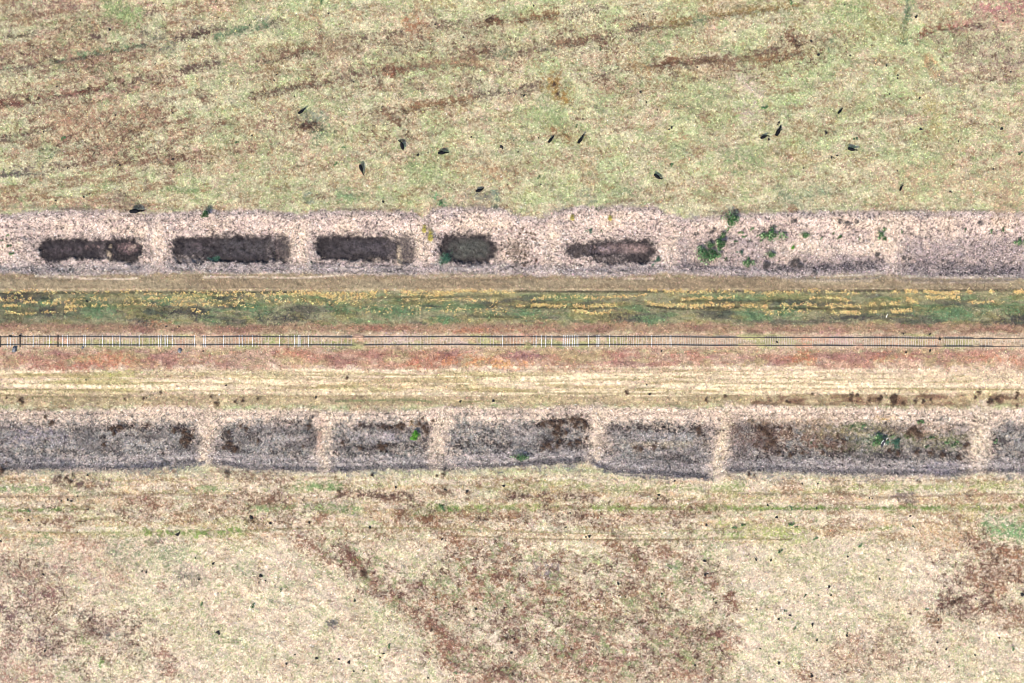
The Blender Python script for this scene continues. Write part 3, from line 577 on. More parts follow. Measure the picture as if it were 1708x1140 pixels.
def flat_mat(name, col, rough=.8, nscale=8, namt=.35, spec=.2, col2=None):
    m, nt, b = new_mat(name)
    tc = nt.nodes.new('ShaderNodeTexCoord')
    nz = nt.nodes.new('ShaderNodeTexNoise'); nz.inputs['Scale'].default_value = nscale; nz.inputs['Detail'].default_value = 5
    nt.links.new(tc.outputs['Object'], nz.inputs['Vector'])
    rp = nt.nodes.new('ShaderNodeValToRGB')
    c2 = col2 if col2 is not None else [min(1, v * (1 + namt)) for v in col]
    c1 = col if col2 is not None else [v * (1 - namt) for v in col]
    rp.color_ramp.elements[0].position = .35; rp.color_ramp.elements[1].position = .65
    rp.color_ramp.elements[0].color = (*c1, 1); rp.color_ramp.elements[1].color = (*c2, 1)
    nt.links.new(nz.outputs[0], rp.inputs[0]); nt.links.new(rp.outputs[0], b.inputs['Base Color'])
    b.inputs['Roughness'].default_value = rough; b.inputs['Specular IOR Level'].default_value = spec
    return m

M_ground = attr_mat('soil_and_thatch', nscale=5.0, namt=.30)
M_grass = attr_mat('dry_grass_blades', nscale=2.0, namt=.12, trans=.25)
M_leaf = attr_mat('green_leaves', rough=.55, nscale=3.0, namt=.25, trans=.2)

def mesh_np(name, verts, faces, mat, cols=None, smooth=False):
    """faces: (n,k) array"""
    me = bpy.data.meshes.new(name)
    n = len(verts); nf, k = faces.shape
    me.vertices.add(n); me.vertices.foreach_set('co', np.ascontiguousarray(verts, np.float32).ravel())
    me.loops.add(nf * k); me.loops.foreach_set('vertex_index', np.ascontiguousarray(faces, np.int32).ravel())
    me.polygons.add(nf)
    me.polygons.foreach_set('loop_start', np.arange(0, nf * k, k, dtype=np.int32))
    me.polygons.foreach_set('loop_total', np.full(nf, k, np.int32))
    if smooth: me.polygons.foreach_set('use_smooth', np.ones(nf, bool))
    me.update(calc_edges=True)
    if cols is not None:
        a = me.color_attributes.new('Col', 'FLOAT_COLOR', 'POINT')
        c4 = np.ones((n, 4), np.float32); c4[:, :3] = cols
        a.data.foreach_set('color', c4.ravel())
    me.materials.append(mat)
    return me

def add(name, me, parent=None, loc=(0, 0, 0), rz=0, sc=1.0):
    o = bpy.data.objects.new(name, me); COL.objects.link(o)
    o.location = loc; o.rotation_euler = (0, 0, rz)
    o.scale = (sc, sc, sc) if not isinstance(sc, tuple) else sc
    if parent: o.parent = parent
    return o

# ------------------------------------------------------------------ the ground sheet
ny, nx = SHP
idx = np.arange(ny * nx).reshape(ny, nx)
quads = np.stack([idx[:-1, :-1], idx[1:, :-1], idx[1:, 1:], idx[:-1, 1:]], -1).reshape(-1, 4)
GV = np.stack([X, Y, Z], -1).reshape(-1, 3)
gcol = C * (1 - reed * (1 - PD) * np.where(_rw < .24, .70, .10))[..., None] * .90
jj, ii = np.meshgrid(np.arange(ny - 1), np.arange(nx - 1), indexing='ij')
alt = ((jj + ii) % 2 == 0).reshape(-1, 1)
quads = np.concatenate([np.where(alt, quads[:, [0, 1, 2]], quads[:, [0, 1, 3]]), np.where(alt, quads[:, [0, 2, 3]], quads[:, [1, 2, 3]])])
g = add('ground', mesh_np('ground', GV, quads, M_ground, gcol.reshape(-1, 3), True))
tag(g, kind='structure')

def samp(F, u, v):
    """bilinear sample of a grid field at photograph pixels"""
    i = np.clip(np.searchsorted(UA, u) - 1, 0, nx - 2); j = np.clip(np.searchsorted(VA, v) - 1, 0, ny - 2)
    fu = np.clip((u - UA[i]) / (UA[i + 1] - UA[i]), 0, 1); fv = np.clip((v - VA[j]) / (VA[j + 1] - VA[j]), 0, 1)
    if F.ndim == 3: fu = fu[..., None]; fv = fv[..., None]
    return (F[j, i] * (1 - fu) + F[j, i + 1] * fu) * (1 - fv) + (F[j + 1, i] * (1 - fu) + F[j + 1, i + 1] * fu) * fv

def P(u, v, dz=0.0):
    z = float(samp(Z, np.array([float(u)]), np.array([float(v)]))[0])
    return ((u - 854) * .1, (570 - v) * .1, z + dz)

# trodden farm track between the upper pits and the railway bank
pu = UA[(UA > -161) & (UA < 1869)]
pv = np.linspace(0, 1, 15)
t0 = 465.5 + 1.5 * np.sin(pu / 83.0) + 1.0 * np.sin(pu / 31.0)
t1 = 480.8 + .5 * np.sin(pu / 47.0)
PV = t0[None, :] + (t1 - t0)[None, :] * pv[:, None]
PUu = np.broadcast_to(pu[None, :], PV.shape)
pz = samp(Z, PUu, PV) + .012
pc = samp(C, PUu, PV) * .80
pi = np.arange(PV.size).reshape(PV.shape)
pq = np.stack([pi[:-1, :-1], pi[1:, :-1], pi[1:, 1:], pi[:-1, 1:]], -1).reshape(-1, 4)
pth = add('path', mesh_np('path', np.stack([(PUu - 854) * .1, (570 - PV) * .1, pz], -1).reshape(-1, 3), pq, M_ground, pc.reshape(-1, 3), True))
tag(pth, kind='structure')

# ------------------------------------------------------------------ grass, reeds and weeds (stuff)
def tufts(u, v, K, wlo, whi, llo, lhi, lean0, lean1, col, vj, hj, name):
    n = len(u)
    x = (u - 854) * .1; y = (570 - v) * .1; z = samp(Z, u, v) - .01
    base = np.stack([x, y, z], -1)
    br = np.exp(RNG.normal(0, vj, n))[:, None]
    hue = 1 + RNG.normal(0, hj, (n, 3))
    tc = np.clip(col * br * hue, .004, .85)
    rad = RNG.uniform(.0, 1.0, (n, K)) * .10
    az = RNG.uniform(0, 2 * np.pi, (n, 1)) + np.arange(K)[None, :] * (2 * np.pi / K) + RNG.normal(0, .5, (n, K))
    ln = np.radians(RNG.uniform(lean0, lean1, (n, K)))
    L = RNG.uniform(llo, lhi, (n, 1)) * RNG.uniform(.6, 1.2, (n, K))
    W = RNG.uniform(wlo, whi, (n, K)) * .5
    dx, dy = np.cos(az), np.sin(az)
    root = base[:, None, :] + np.stack([dx * rad, dy * rad, np.zeros_like(dx)], -1)
    side = np.stack([-dy * W, dx * W, np.zeros_like(dx)], -1)
    tip = root + np.stack([dx * np.sin(ln) * L, dy * np.sin(ln) * L, np.cos(ln) * L], -1)
    vv = np.stack([root - side, root + side, tip], 2).reshape(-1, 3)
    bc = tc[:, None, :] * np.exp(RNG.normal(0, vj * .6, (n, K)))[..., None]
    cc = np.repeat(bc[:, :, None, :], 3, 2)
    cc[:, :, :2, :] *= .85
    ff = np.arange(n * K * 3).reshape(-1, 3)
    o = add(name, mesh_np(name, vv, ff, M_grass, np.clip(cc, .003, .9).reshape(-1, 3)))
    return tag(o, kind='stuff')

def scatter(dens, margin=60):
    n = int((1708 + 2 * margin) * (1140 + 2 * margin) * .01 * dens)
    return RNG.uniform(-margin, 1708 + margin, n), RNG.uniform(-margin, 1140 + margin, n)

u, v = scatter(17.0)
rd = samp(reed, u, v)
onrail = (np.abs(v - 562.5) < 2.3) | (np.abs(v - 576) < 2.3)
bur = samp(buried, u, v)
inbed = (v > 558) & (v < 581)
onpath = (v > 466) & (v < 481)
keep = (rd < RNG.uniform(.2, .8, len(u))) & ~(onrail & (bur < .5)) & ~(inbed & (RNG.random(len(u)) < .62)) & ~(onpath & (RNG.random(len(u)) < .7))
u, v = u[keep], v[keep]
_r = RNG.random(len(u))
dk = np.where(_r < .08, .45, np.where(_r > .92, 1.3, 1.0))[:, None]
tufts(u, v, 4, .06, .125, .10, .25, 35, 78, dk * samp(C, u + RNG.normal(0, 2.6, len(u)), v + RNG.normal(0, .9, len(u))) * 1.30, .34, .12, 'grass')
u, v = scatter(27.0)
rd = samp(reed, u, v); pd = samp(PD, u, v)
keep = (rd > RNG.uniform(.2, .8, len(u))) & ~((pd > .4) & (RNG.random(len(u)) < .6))
u, v = u[keep], v[keep]
pd = pd[keep]
_r = RNG.random(len(u))
dk = np.where(_r < .20, .28, np.where((_r > .84) & (pd < .3), 1.45, 1.0))[:, None]
tufts(u, v, 3, .06, .125, .10, .24, 35, 82, dk * samp(C, u + RNG.normal(0, 2.8, len(u)), v + RNG.normal(0, 2.2, len(u))) * (1.5 - .55 * samp(PD, u, v))[:, None], .30, .06, 'reed_grass')
# golden weeds on the shaded side of the railway bank
lines = [([(0, 487), (250, 489), (500, 488), (700, 489), (860, 488)], 1.8, 380, .30), ([(480, 491), (620, 492), (760, 492)], 2.2, 220, .3), ([(250, 497), (330, 495), (430, 491), (560, 493)], 1.6, 170, .3), ([(540, 497), (620, 498), (840, 503)], 2.2, 160, .3),
         ([(0, 510), (35, 510)], 1.5, 90, .32), ([(40, 506), (130, 509), (200, 512)], 1.8, 150, .3), ([(100, 512), (128, 511)], 1.6, 60, .34), ([(0, 521), (60, 525), (130, 518)], 1.6, 90, .3), ([(200, 510), (300, 508), (430, 512)], 1.8, 120, .28), ([(320, 520), (350, 523)], 3, 30, .3),
         ([(860, 509), (900, 510), (930, 513)], 1.8, 150, .34), ([(930, 513), (960, 511), (1030, 509)], 2.4, 130, .3), ([(955, 519), (985, 523), (1020, 518)], 1.6, 90, .32), ([(880, 498), (1080, 494)], 1.8, 120, .26), ([(1080, 485), (1290, 489)], 2.2, 200, .28),
         ([(1135, 498), (1190, 497), (1240, 498)], 1.8, 130, .34), ([(1080, 508), (1150, 510), (1240, 511), (1280, 510)], 2.4, 330, .36), ([(1300, 509), (1370, 511), (1440, 509), (1500, 507)], 2.4, 230, .32), ([(1400, 521), (1450, 521), (1520, 520)], 2.2, 230, .36), ([(1265, 520), (1400, 522)], 2.8, 90, .3),
         ([(1510, 486), (1560, 488), (1620, 487)], 1.8, 240, .36), ([(1650, 488), (1708, 487)], 1.8, 140, .36), ([(1512, 501), (1535, 504)], 2.5, 60, .34), ([(1545, 495), (1600, 496)], 2, 70, .3), ([(1280, 487), (1500, 488)], 2, 150, .26), ([(1600, 503), (1690, 508)], 1.8, 90, .3), ([(1350, 498), (1420, 499)], 1.8, 60, .28),
         ([(600, 515), (850, 520)], 6, 130, .26), ([(300, 500), (600, 505)], 3.5, 150, .24), ([(0, 500), (300, 500)], 3.5, 160, .24), ([(640, 486), (860, 487)], 1.5, 160, .3)]
uu, vv_, zz = [], [], []
for pts, wd, n, sz in lines:
    px = [p[0] for p in pts]; py = [p[1] for p in pts]
    n = int(n * 1.5)
    t = RNG.uniform(px[0], px[-1], n)
    cl = vnoise(t / 9.0, t * 0 + wd, 77)
    t = t[cl > .30]
    uu.append(t); vv_.append(np.interp(t, px, py) + 1.3 * np.sin(t / 23.0 + wd) + .9 * np.sin(t / 9.0 + n) + RNG.normal(0, wd * .75, len(t))); zz.append(np.full(len(t), sz))
uw = np.concatenate(uu); vw = np.concatenate(vv_)
gold = np.where(RNG.random((len(uw), 1)) < .4, S(222, 202, 144), S(220, 184, 122))
tufts(uw, vw, 6, .08, .16, .11, .28, 40, 82, gold * 1.6, .25, .07, 'yellow_weeds')

# ------------------------------------------------------------------ mesh builders for the things
def join_np(parts):
    vs, fs, cs, n = [], [], [], 0
    for v_, f_, c_ in parts:
        vs.append(v_); fs.append(f_ + n); cs.append(c_); n += len(v_)
    return np.concatenate(vs), np.concatenate(fs), np.concatenate(cs)

def leaf_shrub(seed, r, h, n, lw, ll, cols, clumps=7, open_=.35):
    """a bush as many leaf faces in uneven clumps spread through its volume"""
    rg = np.random.default_rng(seed)
    cen = np.stack([rg.normal(0, .42, clumps) * r, rg.normal(0, .42, clumps) * r, rg.uniform(.35, .75, clumps) * h], -1)
    cr = rg.uniform(.35, .62, clumps) * r
    which = rg.integers(0, clumps, n)
    d = rg.normal(0, 1, (n, 3)); d /= np.linalg.norm(d, axis=1)[:, None]
    d[:, 2] = np.where(rg.random(n) < .8, np.abs(d[:, 2]), d[:, 2])
    p = cen[which] + d * (cr[which] * rg.uniform(open_, 1.05, n) ** .6)[:, None] * np.array([1, 1, .75])
    p[:, 2] = np.maximum(p[:, 2], .04)
    a = d + rg.normal(0, .55, (n, 3)); a /= np.linalg.norm(a, axis=1)[:, None]
    t = np.cross(a, rg.normal(0, 1, (n, 3))); t /= np.linalg.norm(t, axis=1)[:, None]
    b = np.cross(a, t)
    L = (ll * rg.uniform(.6, 1.3, n))[:, None]; W = (lw * rg.uniform(.6, 1.3, n))[:, None]
    vv = np.stack([p - t * L, p - b * W, p + t * L, p + b * W], 1).reshape(-1, 3)
    ff = np.arange(n * 4).reshape(-1, 4)
    cb = np.asarray(cols)[rg.integers(0, len(cols), n)] * np.exp(rg.normal(0, .25, n))[:, None] * (0.7 + .6 * rg.random(clumps))[which][:, None]
    return vv, ff, np.repeat(cb, 4, 0)

def stems(seed, r, h, n, rad=.02):
    rg = np.random.default_rng(seed + 99)
    out = []
    for k in range(n):
        a = rg.uniform(0, 6.28); q = np.array([math.cos(a), math.sin(a)]) * r * rg.uniform(.2, .7)
        pts = [np.array([0, 0, 0.0]), np.array([q[0] * .4, q[1] * .4, h * .4]), np.array([q[0], q[1], h * .8])]
        vv, ff = [], []
        for i, pt in enumerate(pts):
            for j in range(4):
                an = j * 1.571
                vv.append(pt + np.array([math.cos(an), math.sin(an), 0]) * rad * (1 - .35 * i))
        for i in range(2):
            for j in range(4):
                ff.append([i * 4 + j, i * 4 + (j + 1) % 4, i * 4 + 4 + (j + 1) % 4, i * 4 + 4 + j])
        out.append((np.array(vv), np.array(ff), np.tile([.07, .05, .035], (12, 1))))
    return join_np(out)

GR = [(.03, .085, .03), (.045, .12, .04), (.018, .045, .02), (.065, .14, .045), (.19, .26, .12), (.10, .10, .06)]  # palest leaf tone stands for light glints, painted into the foliage
BGR = [(.08, .22, .02), (.10, .26, .03), (.06, .17, .02)]
TEAL = [(.04, .11, .07), (.06, .14, .09), (.03, .08, .05)]
YEL = [(.42, .34, .06), (.34, .30, .07), (.24, .22, .06)]
DRY = [(.060, .034, .024), (.10, .06, .04), (.042, .026, .02), (.15, .09, .055)]
GREY = [(.07, .06, .055), (.13, .11, .10), (.05, .045, .04)]
def mk(nm, data): return mesh_np(nm, data[0], data[1], M_leaf, data[2])
GREEN_M = [(mk('foliage', leaf_shrub(s, 1.0, 1.0, 420, .075, .14, GR, 11, .15)), mk('stem', stems(s, 1.0, 1.0, 6))) for s in (1, 2, 3)]
BRIGHT_M = (mk('foliage', leaf_shrub(5, 1.0, 1.0, 420, .08, .14, BGR, 6)), mk('stem', stems(5, 1.0, 1.0, 5)))
TEAL_M = (mk('foliage', leaf_shrub(6, 1.0, .7, 360, .05, .14, TEAL, 6)), mk('stem', stems(6, 1.0, .7, 5)))
YEL_M = (mk('foliage', leaf_shrub(7, 1.0, .8, 300, .06, .14, YEL, 5)), mk('stem', stems(7, 1.0, .8, 5)))
DRY_M = [mk('dry_shrub', join_np([leaf_shrub(s, 1.0, .8, 420, .035, .16, DRY, 8, .1), stems(s, 1.0, .8, 9)])) for s in (11, 12, 13)]
GREY_M = mk('dry_shrub', join_np([leaf_shrub(15, 1.0, .8, 420, .035, .16, GREY, 8, .1), stems(15, 1.0, .8, 9)]))
SMALL_M = [mk('green_plant', join_np([leaf_shrub(s, 1.0, .7, 120, .12, .24, GR, 4), stems(s, 1.0, .7, 4)])) for s in (21, 22)]

# green shrubs (foliage + stems)
def shrub(u, v, r, meshes, label, cat='shrub', group=None, h=1.0, rz=0, squash=1.0, name='green_shrub'):
    root = bpy.data.objects.new(name, None); COL.objects.link(root)
    root.location = P(u, v, -.02); root.rotation_euler = (0, 0, rz); r *= 1.22; root.scale = (r, r * squash, r * h)
    tag(root, label, cat, group)
    add('foliage', meshes[0], root); add('stem', meshes[1], root)
    return root
G0, G1, G2 = GREEN_M
shrub(343, 358, .75, G0, 'dark green shrub on the top edge of the bank above the second dark pit', h=1.5, rz=.4)
shrub(1218.5, 367, 1.0, G1, 'tall dark green shrub high on the pale bank, topmost of the shrubs on the right', h=1.3, squash=1.35)
shrub(1288, 392, 1.15, G2, 'round leafy green shrub, most solid crown in the pale right-hand pit', h=.9)
shrub(1200, 408, 1.05, G0, 'mid green shrub at the upper end of the large shrub thicket', h=1.0, rz=1.2)
shrub(1207, 392, .8, G2, 'light green shrub leaning out of the top of the thicket', h=.8, rz=.9, squash=.55)
shrub(1185, 409, .6, G1, 'small round green shrub on the left flank of the thicket', h=1.0)
shrub(1172, 424, 1.15, G1, 'dark green shrub at the lower left corner of the thicket', h=.7, rz=2)
shrub(1190, 428, 1.25, G0, 'sparse dark green shrub at the lower right of the thicket', h=.6, rz=3)
shrub(1249, 438, .55, G2, 'narrow upright dark green shrub low on the bank between thicket and grey patch', h=1.0, squash=1.6)
shrub(1287, 425, .6, G1, 'small bluish green shrub below the round leafy shrub', h=.9)
shrub(1236, 421, .42, TEAL_M, 'small teal green shrub right of the thicket on bare pale ground', h=.9, name='teal_shrub')
shrub(692, 728, .75, BRIGHT_M, 'vivid lime green shrub beside brown scrub in a grey lower pit', h=1.0)
shrub(869, 763, 1.05, G1, 'dark green low shrub on the lower lip of a grey pit', h=.6, squash=.62)
shrub(1464, 734, 1.15, G0, 'wide green shrub behind the black and white cow', h=.45, rz=.6)
shrub(1492, 741, .85, TEAL_M, 'low grassy green shrub just right of the black and white cow', h=.6, name='teal_shrub')
shrub(739, 437, 1.2, TEAL_M, 'teal green plant at the lower left end of the fourth dark pit', h=.4, rz=.75, squash=.55, name='teal_shrub')
shrub(356, 434, .7, TEAL_M, 'pale teal plant on the lower rim of the second dark pit', h=.4, name='teal_shrub')
shrub(1096, 436, .7, TEAL_M, 'dull teal plant at the lower right end of the fifth dark pit', h=.5, rz=.8, squash=.6, name='teal_shrub')
shrub(983, 385, .45, TEAL_M, 'faint grey green plant on the pale bank above the fifth dark pit', h=.5, name='teal_shrub')
shrub(955, 363, .5, YEL_M, 'yellow green plant near the top edge above the fifth dark pit, left of another', h=.8, name='yellow_shrub')
shrub(1018, 364, .45, YEL_M, 'dull yellow plant near the top edge above the fifth dark pit, right of another', h=.8, name='yellow_shrub')
shrub(718.5, 393, .6, YEL_M, 'mustard yellow plant on the causeway between third and fourth dark pits', h=.7, squash=1.6, name='yellow_shrub')
shrub(708, 382, .5, YEL_M, 'ochre yellow plant higher on the causeway, left of the mustard one', h=.6, squash=1.3, name='yellow_shrub')
shrub(1470, 391, .6, G2, 'green shrub on the pale bank at the head of the rightmost causeway', h=.8, rz=1)
shrub(1476, 398, .4, G0, 'small green shrub directly below the one at the head of the rightmost causeway', h=.8)
shrub(1344, 392, .6, G1, 'loose green shrub on pale ground right of the round leafy shrub', h=.7)
shrub(1402, 395, .5, G0, 'oblong green shrub in the middle of the pale right-hand bank', h=.7, rz=.6, squash=.6)
shrub(1324, 413, .3, BRIGHT_M, 'small bright green shrub beside the white strip of bare soil', h=.8)
shrub(1703, 404, .6, G2, 'green shrub at the right edge of the picture on the grey bank', h=.7)

def small_plants(spots, label, group):
    first = None
    for i, (u, v, r) in enumerate(spots):
        if first is None:
            o = add('green_plant', SMALL_M[0])
        else:
            o = first.copy(); o.data = SMALL_M[i % 2]; COL.objects.link(o)
        o.location = P(u, v, -.02); o.rotation_euler = (0, 0, i * 1.7); o.scale = (r, r, r * .9)
        tag(o, label, 'plant', group)
        first = first or o
small_plants([(1237, 387, .4), (1228, 401, .32), (1243, 395, .35), (1268, 394, .4), (1255, 381, .35), (1252, 400, .25), (1272, 401, .28), (1213, 433, .35), (1371, 397, .25), (1391, 388, .25), (1436, 398, .22), (1614, 384, .35), (1655, 386, .35), (1673, 383, .4), (1505, 386, .25), (1005, 385, .25)],
             'small green plant dotted over the pale right-hand bank of the upper pits', 'small green plants on the upper pit bank')
small_plants([(12, 392, .3), (14, 408, .45), (18, 424, .4), (2, 402, .25)], 'small green plant at the left edge of the upper pit bank', 'small green plants at the left edge')
small_plants([(1537, 703, .5), (1555, 728, .45), (1582, 740, .4), (1593, 745, .45), (1598, 738, .35), (1547, 745, .35), (1663, 738, .4), (1423, 714, .4), (1440, 712, .4), (1353, 738, .25)],
             'small green plant in the scrubby right-hand lower pit', 'small green plants in the lower pits')
small_plants([(1225, 880, .35), (1240, 874, .4), (1320, 876, .45), (1328, 880, .3), (1360, 898, .35), (1300, 918, .45), (1435, 911, .35), (1344, 995, .35), (1325, 1048, .25), (420, 1010, .45), (337, 1008, .3), (470, 985, .3), (648, 1078, .35), (590, 1002, .3), (1690, 1082, .35), (1516, 1115, .25), (738, 849, .4), (733, 844, .3), (1320, 847, .4), (1525, 878, .3), (48, 853, .3), (1480, 935, .3), (760, 1122, .3), (1310, 1018, .3), (1545, 1017, .3)],
             'small green plant in the dry lower field', 'small green plants in the lower field')
small_plants([(573, 246, .3), (395, 236, .35), (1275, 181, .45), (1428, 233, .4), (105, 230, .4), (1700, 255, .4), (560, 275, .3), (900, 297, .35), (1120, 275, .3), (960, 210, .3), (735, 340, .4), (362, 2, .3), (535, 4, .35), (1000, 82, .3), (1320, 5, .35)],
             'small green plant in the upper pasture', 'small green plants in the upper field')

# dry brown scrub
def dry(spots, label, group, mesh=None):
    first = None
    for i, (u, v, r) in enumerate(spots):
        me = mesh or DRY_M[i % 3]
        if first is None: o = add('dry_shrub', me)
        else:
            o = first.copy(); o.data = me; COL.objects.link(o)
        o.location = P(u, v, -.03); o.rotation_euler = (0, 0, i * 2.1); o.scale = (r * (1 + .25 * math.sin(i * 3.1)), r, r * .75)
        tag(o, label, 'shrub', group)
        first = first or o
dry([(707, 714, .8), (712, 722, .6), (700, 706, .6), (704, 699, .4), (722, 703, .4)], 'rust brown dry shrub in the clump just above and right of the lime green shrub', 'rust brown scrub by the lime shrub')
dry([(664, 712, .7), (672, 710, .7), (650, 713, .45), (638, 713, .45), (600, 709, .35)], 'dark dry shrub in the line along the pit top left of the lime green shrub', 'dry scrub along that pit top')
dry([(638, 748, .8), (633, 744, .5), (645, 743, .4), (570, 740, .5), (600, 748, .5)], 'dark dry shrub low in the grey floor of the pit with the lime green shrub', 'dry scrub on that pit floor')
dry([(905, 708, .7), (920, 706, .8), (938, 703, .8), (955, 701, .9), (968, 701, .8), (977, 708, .7), (930, 715, .9), (928, 726, .8), (945, 720, .7), (960, 712, .6)], 'dark brown dry shrub in the big upper clump of the fourth lower pit', 'upper scrub clump of the fourth lower pit')
dry([(915, 744, .9), (905, 748, .6), (930, 742, .6), (950, 742, .6), (965, 738, .7), (935, 735, .5), (978, 733, .5)], 'dark dry shrub in the lower clump of the fourth lower pit', 'lower scrub clump of the fourth lower pit')
dry([(185, 716, .6), (200, 713, .7), (190, 722, .6), (172, 742, .5), (245, 709, .4), (290, 716, .7), (305, 722, .7), (310, 735, .9), (302, 735, .6), (318, 728, .5), (322, 718, .4), (88, 703, .5), (75, 697, .5), (82, 708, .35)], 'blackish dry shrub in the first grey lower pit', 'scrub of the first lower pit')
dry([(380, 722, .5), (383, 740, .7), (392, 748, .8), (372, 748, .5), (410, 716, .5), (430, 735, .4), (400, 712, .4), (515, 712, .5), (505, 744, .4)], 'dark dry shrub in the second grey lower pit', 'scrub of the second lower pit')
dry([(1165, 717, .6), (1167, 724, .5), (1070, 748, .7), (1060, 748, .5), (1092, 746, .6)], 'brown dry shrub in the grey lower pit that bulges downwards', 'scrub of the bulging lower pit')
dry([(1275, 720, .9), (1284, 728, .9), (1268, 712, .6), (1290, 740, .9), (1278, 748, .6), (1320, 714, .5), (1398, 728, .5), (1408, 736, .5), (1320, 758, .6), (1340, 757, .5), (1300, 756, .5), (1375, 754, .5), (1405, 750, .4), (1262, 742, .4)], 'dark brown dry shrub in the left half of the wide scrubby lower pit', 'left scrub of the wide lower pit')
dry([(1522, 718, .8), (1534, 724, .8), (1528, 714, .6), (1516, 724, .6), (1537, 705, .5), (1500, 755, .6), (1530, 756, .7), (1555, 757, .6), (1575, 757, .7), (1600, 764, .6), (1612, 745, .5), (1617, 740, .4), (1485, 752, .5)], 'dark dry shrub in the right half of the wide scrubby lower pit', 'right scrub of the wide lower pit')
dry([(1418, 668, .5), (1420, 660, .5), (1430, 658, .5), (1449, 669, .4), (1466, 668, .55), (1470, 662, .45), (1488, 665, .75), (1491, 672, .6), (1494, 660, .6), (1506, 674, .4), (1527, 670, .5), (1540, 669, .5), (1552, 668, .4), (1632, 655, .5), (1652, 668, .8), (1662, 667, .7), (1648, 672, .5), (1627, 662, .4), (1694, 665, .5), (1697, 656, .4), (1312, 669, .4), (1316, 672, .3), (1355, 657, .3), (1210, 660, .4), (1177, 668, .55), (1696, 678, .3)],
    'dark red brown dry shrub in the row along the brown strip above the lower pits', 'row of red brown scrub above the lower pits')
dry([(1044, 654, .45), (1046, 657, .35)], 'rust brown dry shrub standing alone at the foot of the straw bank', 'lone rust scrub pair')
dry([(34, 668, .6), (38, 671, .4), (12, 663, .35), (208, 666, .3), (268, 655, .35), (240, 664, .35), (352, 662, .4), (362, 674, .6), (405, 668, .4), (392, 671, .4), (430, 666, .3), (580, 629, .4)], 'dark dry shrub in the brown strip left of centre above the lower pits', 'scrub in the brown strip on the left')
dry([(520, 698, .5), (516, 702, .4), (875, 712, .4)], 'grey dry shrub on the pale top bank of the lower pits', 'grey scrub on the lower pit bank', GREY_M)
dry([(1188, 388, .5), (1193, 382, .4), (1160, 390, .5), (1330, 436, .6), (1336, 442, .6), (1322, 440, .5), (1465, 426, .6), (1360, 455, .5), (1410, 452, .4), (1325, 370, .6), (1415, 372, .6), (1400, 370, .5), (1430, 372, .5), (1636, 372, .5), (1508, 430, .5), (1520, 432, .4), (1575, 434, .4), (1660, 452, .4), (1690, 438, .4), (1280, 440, .6), (1275, 446, .5)], 'grey dry shrub on the pale and mauve right-hand pits of the upper row', 'grey scrub in the upper right pits', GREY_M)
dry([(893, 400, .3), (878, 388, .3), (868, 389, .25), (885, 389, .3), (872, 382, .3), (895, 433, .4), (874, 443, .4), (876, 425, .3), (892, 390, .25), (888, 398, .3)], 'small blackish dry shrub around the pale causeway right of the fourth dark pit', 'scrub by the fourth dark pit')
dry([(812, 36, .6), (820, 33, .5), (505, 210, .6), (515, 213, .6), (525, 206, .5), (925, 140, .5), (930, 158, .5), (1330, 78, .6), (1326, 68, .5), (640, 117, .4), (46, 167, .5), (64, 163, .4), (205, 140, .4), (148, 148, .4)], 'low brown dry shrub scattered in the upper pasture', 'dry scrub in the upper field')
dry([(608, 960, .6), (605, 955, .5), (1590, 1004, .6), (1600, 1000, .5), (845, 1065, .4), (720, 1050, .4), (150, 1035, .5), (740, 792, .45), (729, 793, .35), (620, 793, .35), (566, 820, .5), (1250, 790, .4), (1258, 793, .35), (380, 790, .6), (118, 802, .7), (110, 798, .5), (100, 796, .4), (4, 783, .8), (855, 1125, .5), (845, 1115, .4)], 'low brown dry shrub scattered along the lower field', 'dry scrub in the lower field')

# ------------------------------------------------------------------ cattle
def tube(path, n=12):
    """path: list of (centre xyz, half width, half height, side vector)"""
    vs, fs = [], []
    for c, hw, hh, s in path:
        for j in range(n):
            a = 2 * math.pi * j / n
            vs.append((c[0] + s[0] * hw * math.cos(a), c[1] + s[1] * hw * math.cos(a), c[2] + hh * math.sin(a)))
    m = len(path)
    for i in range(m - 1):
        for j in range(n):
            k = (j + 1) % n
            fs.append((i * n + j, i * n + k, (i + 1) * n + k, (i + 1) * n + j))
    fs.append(tuple(range(n))[::-1]); fs.append(tuple((m - 1) * n + j for j in range(n)))
    return vs, fs

def limb(pts, n=8):
    vs, fs = [], []
    for (x, y, z, r) in pts:
        for j in range(n):
            a = 2 * math.pi * j / n
            vs.append((x + r * math.cos(a), y + r * .85 * math.sin(a), z))
    m = len(pts)
    for i in range(m - 1):
        for j in range(n):
            k = (j + 1) % n
            fs.append((i * n + j, i * n + k, (i + 1) * n + k, (i + 1) * n + j))
    fs.append(tuple(range(n))[::-1]); fs.append(tuple((m - 1) * n + j for j in range(n)))
    return vs, fs

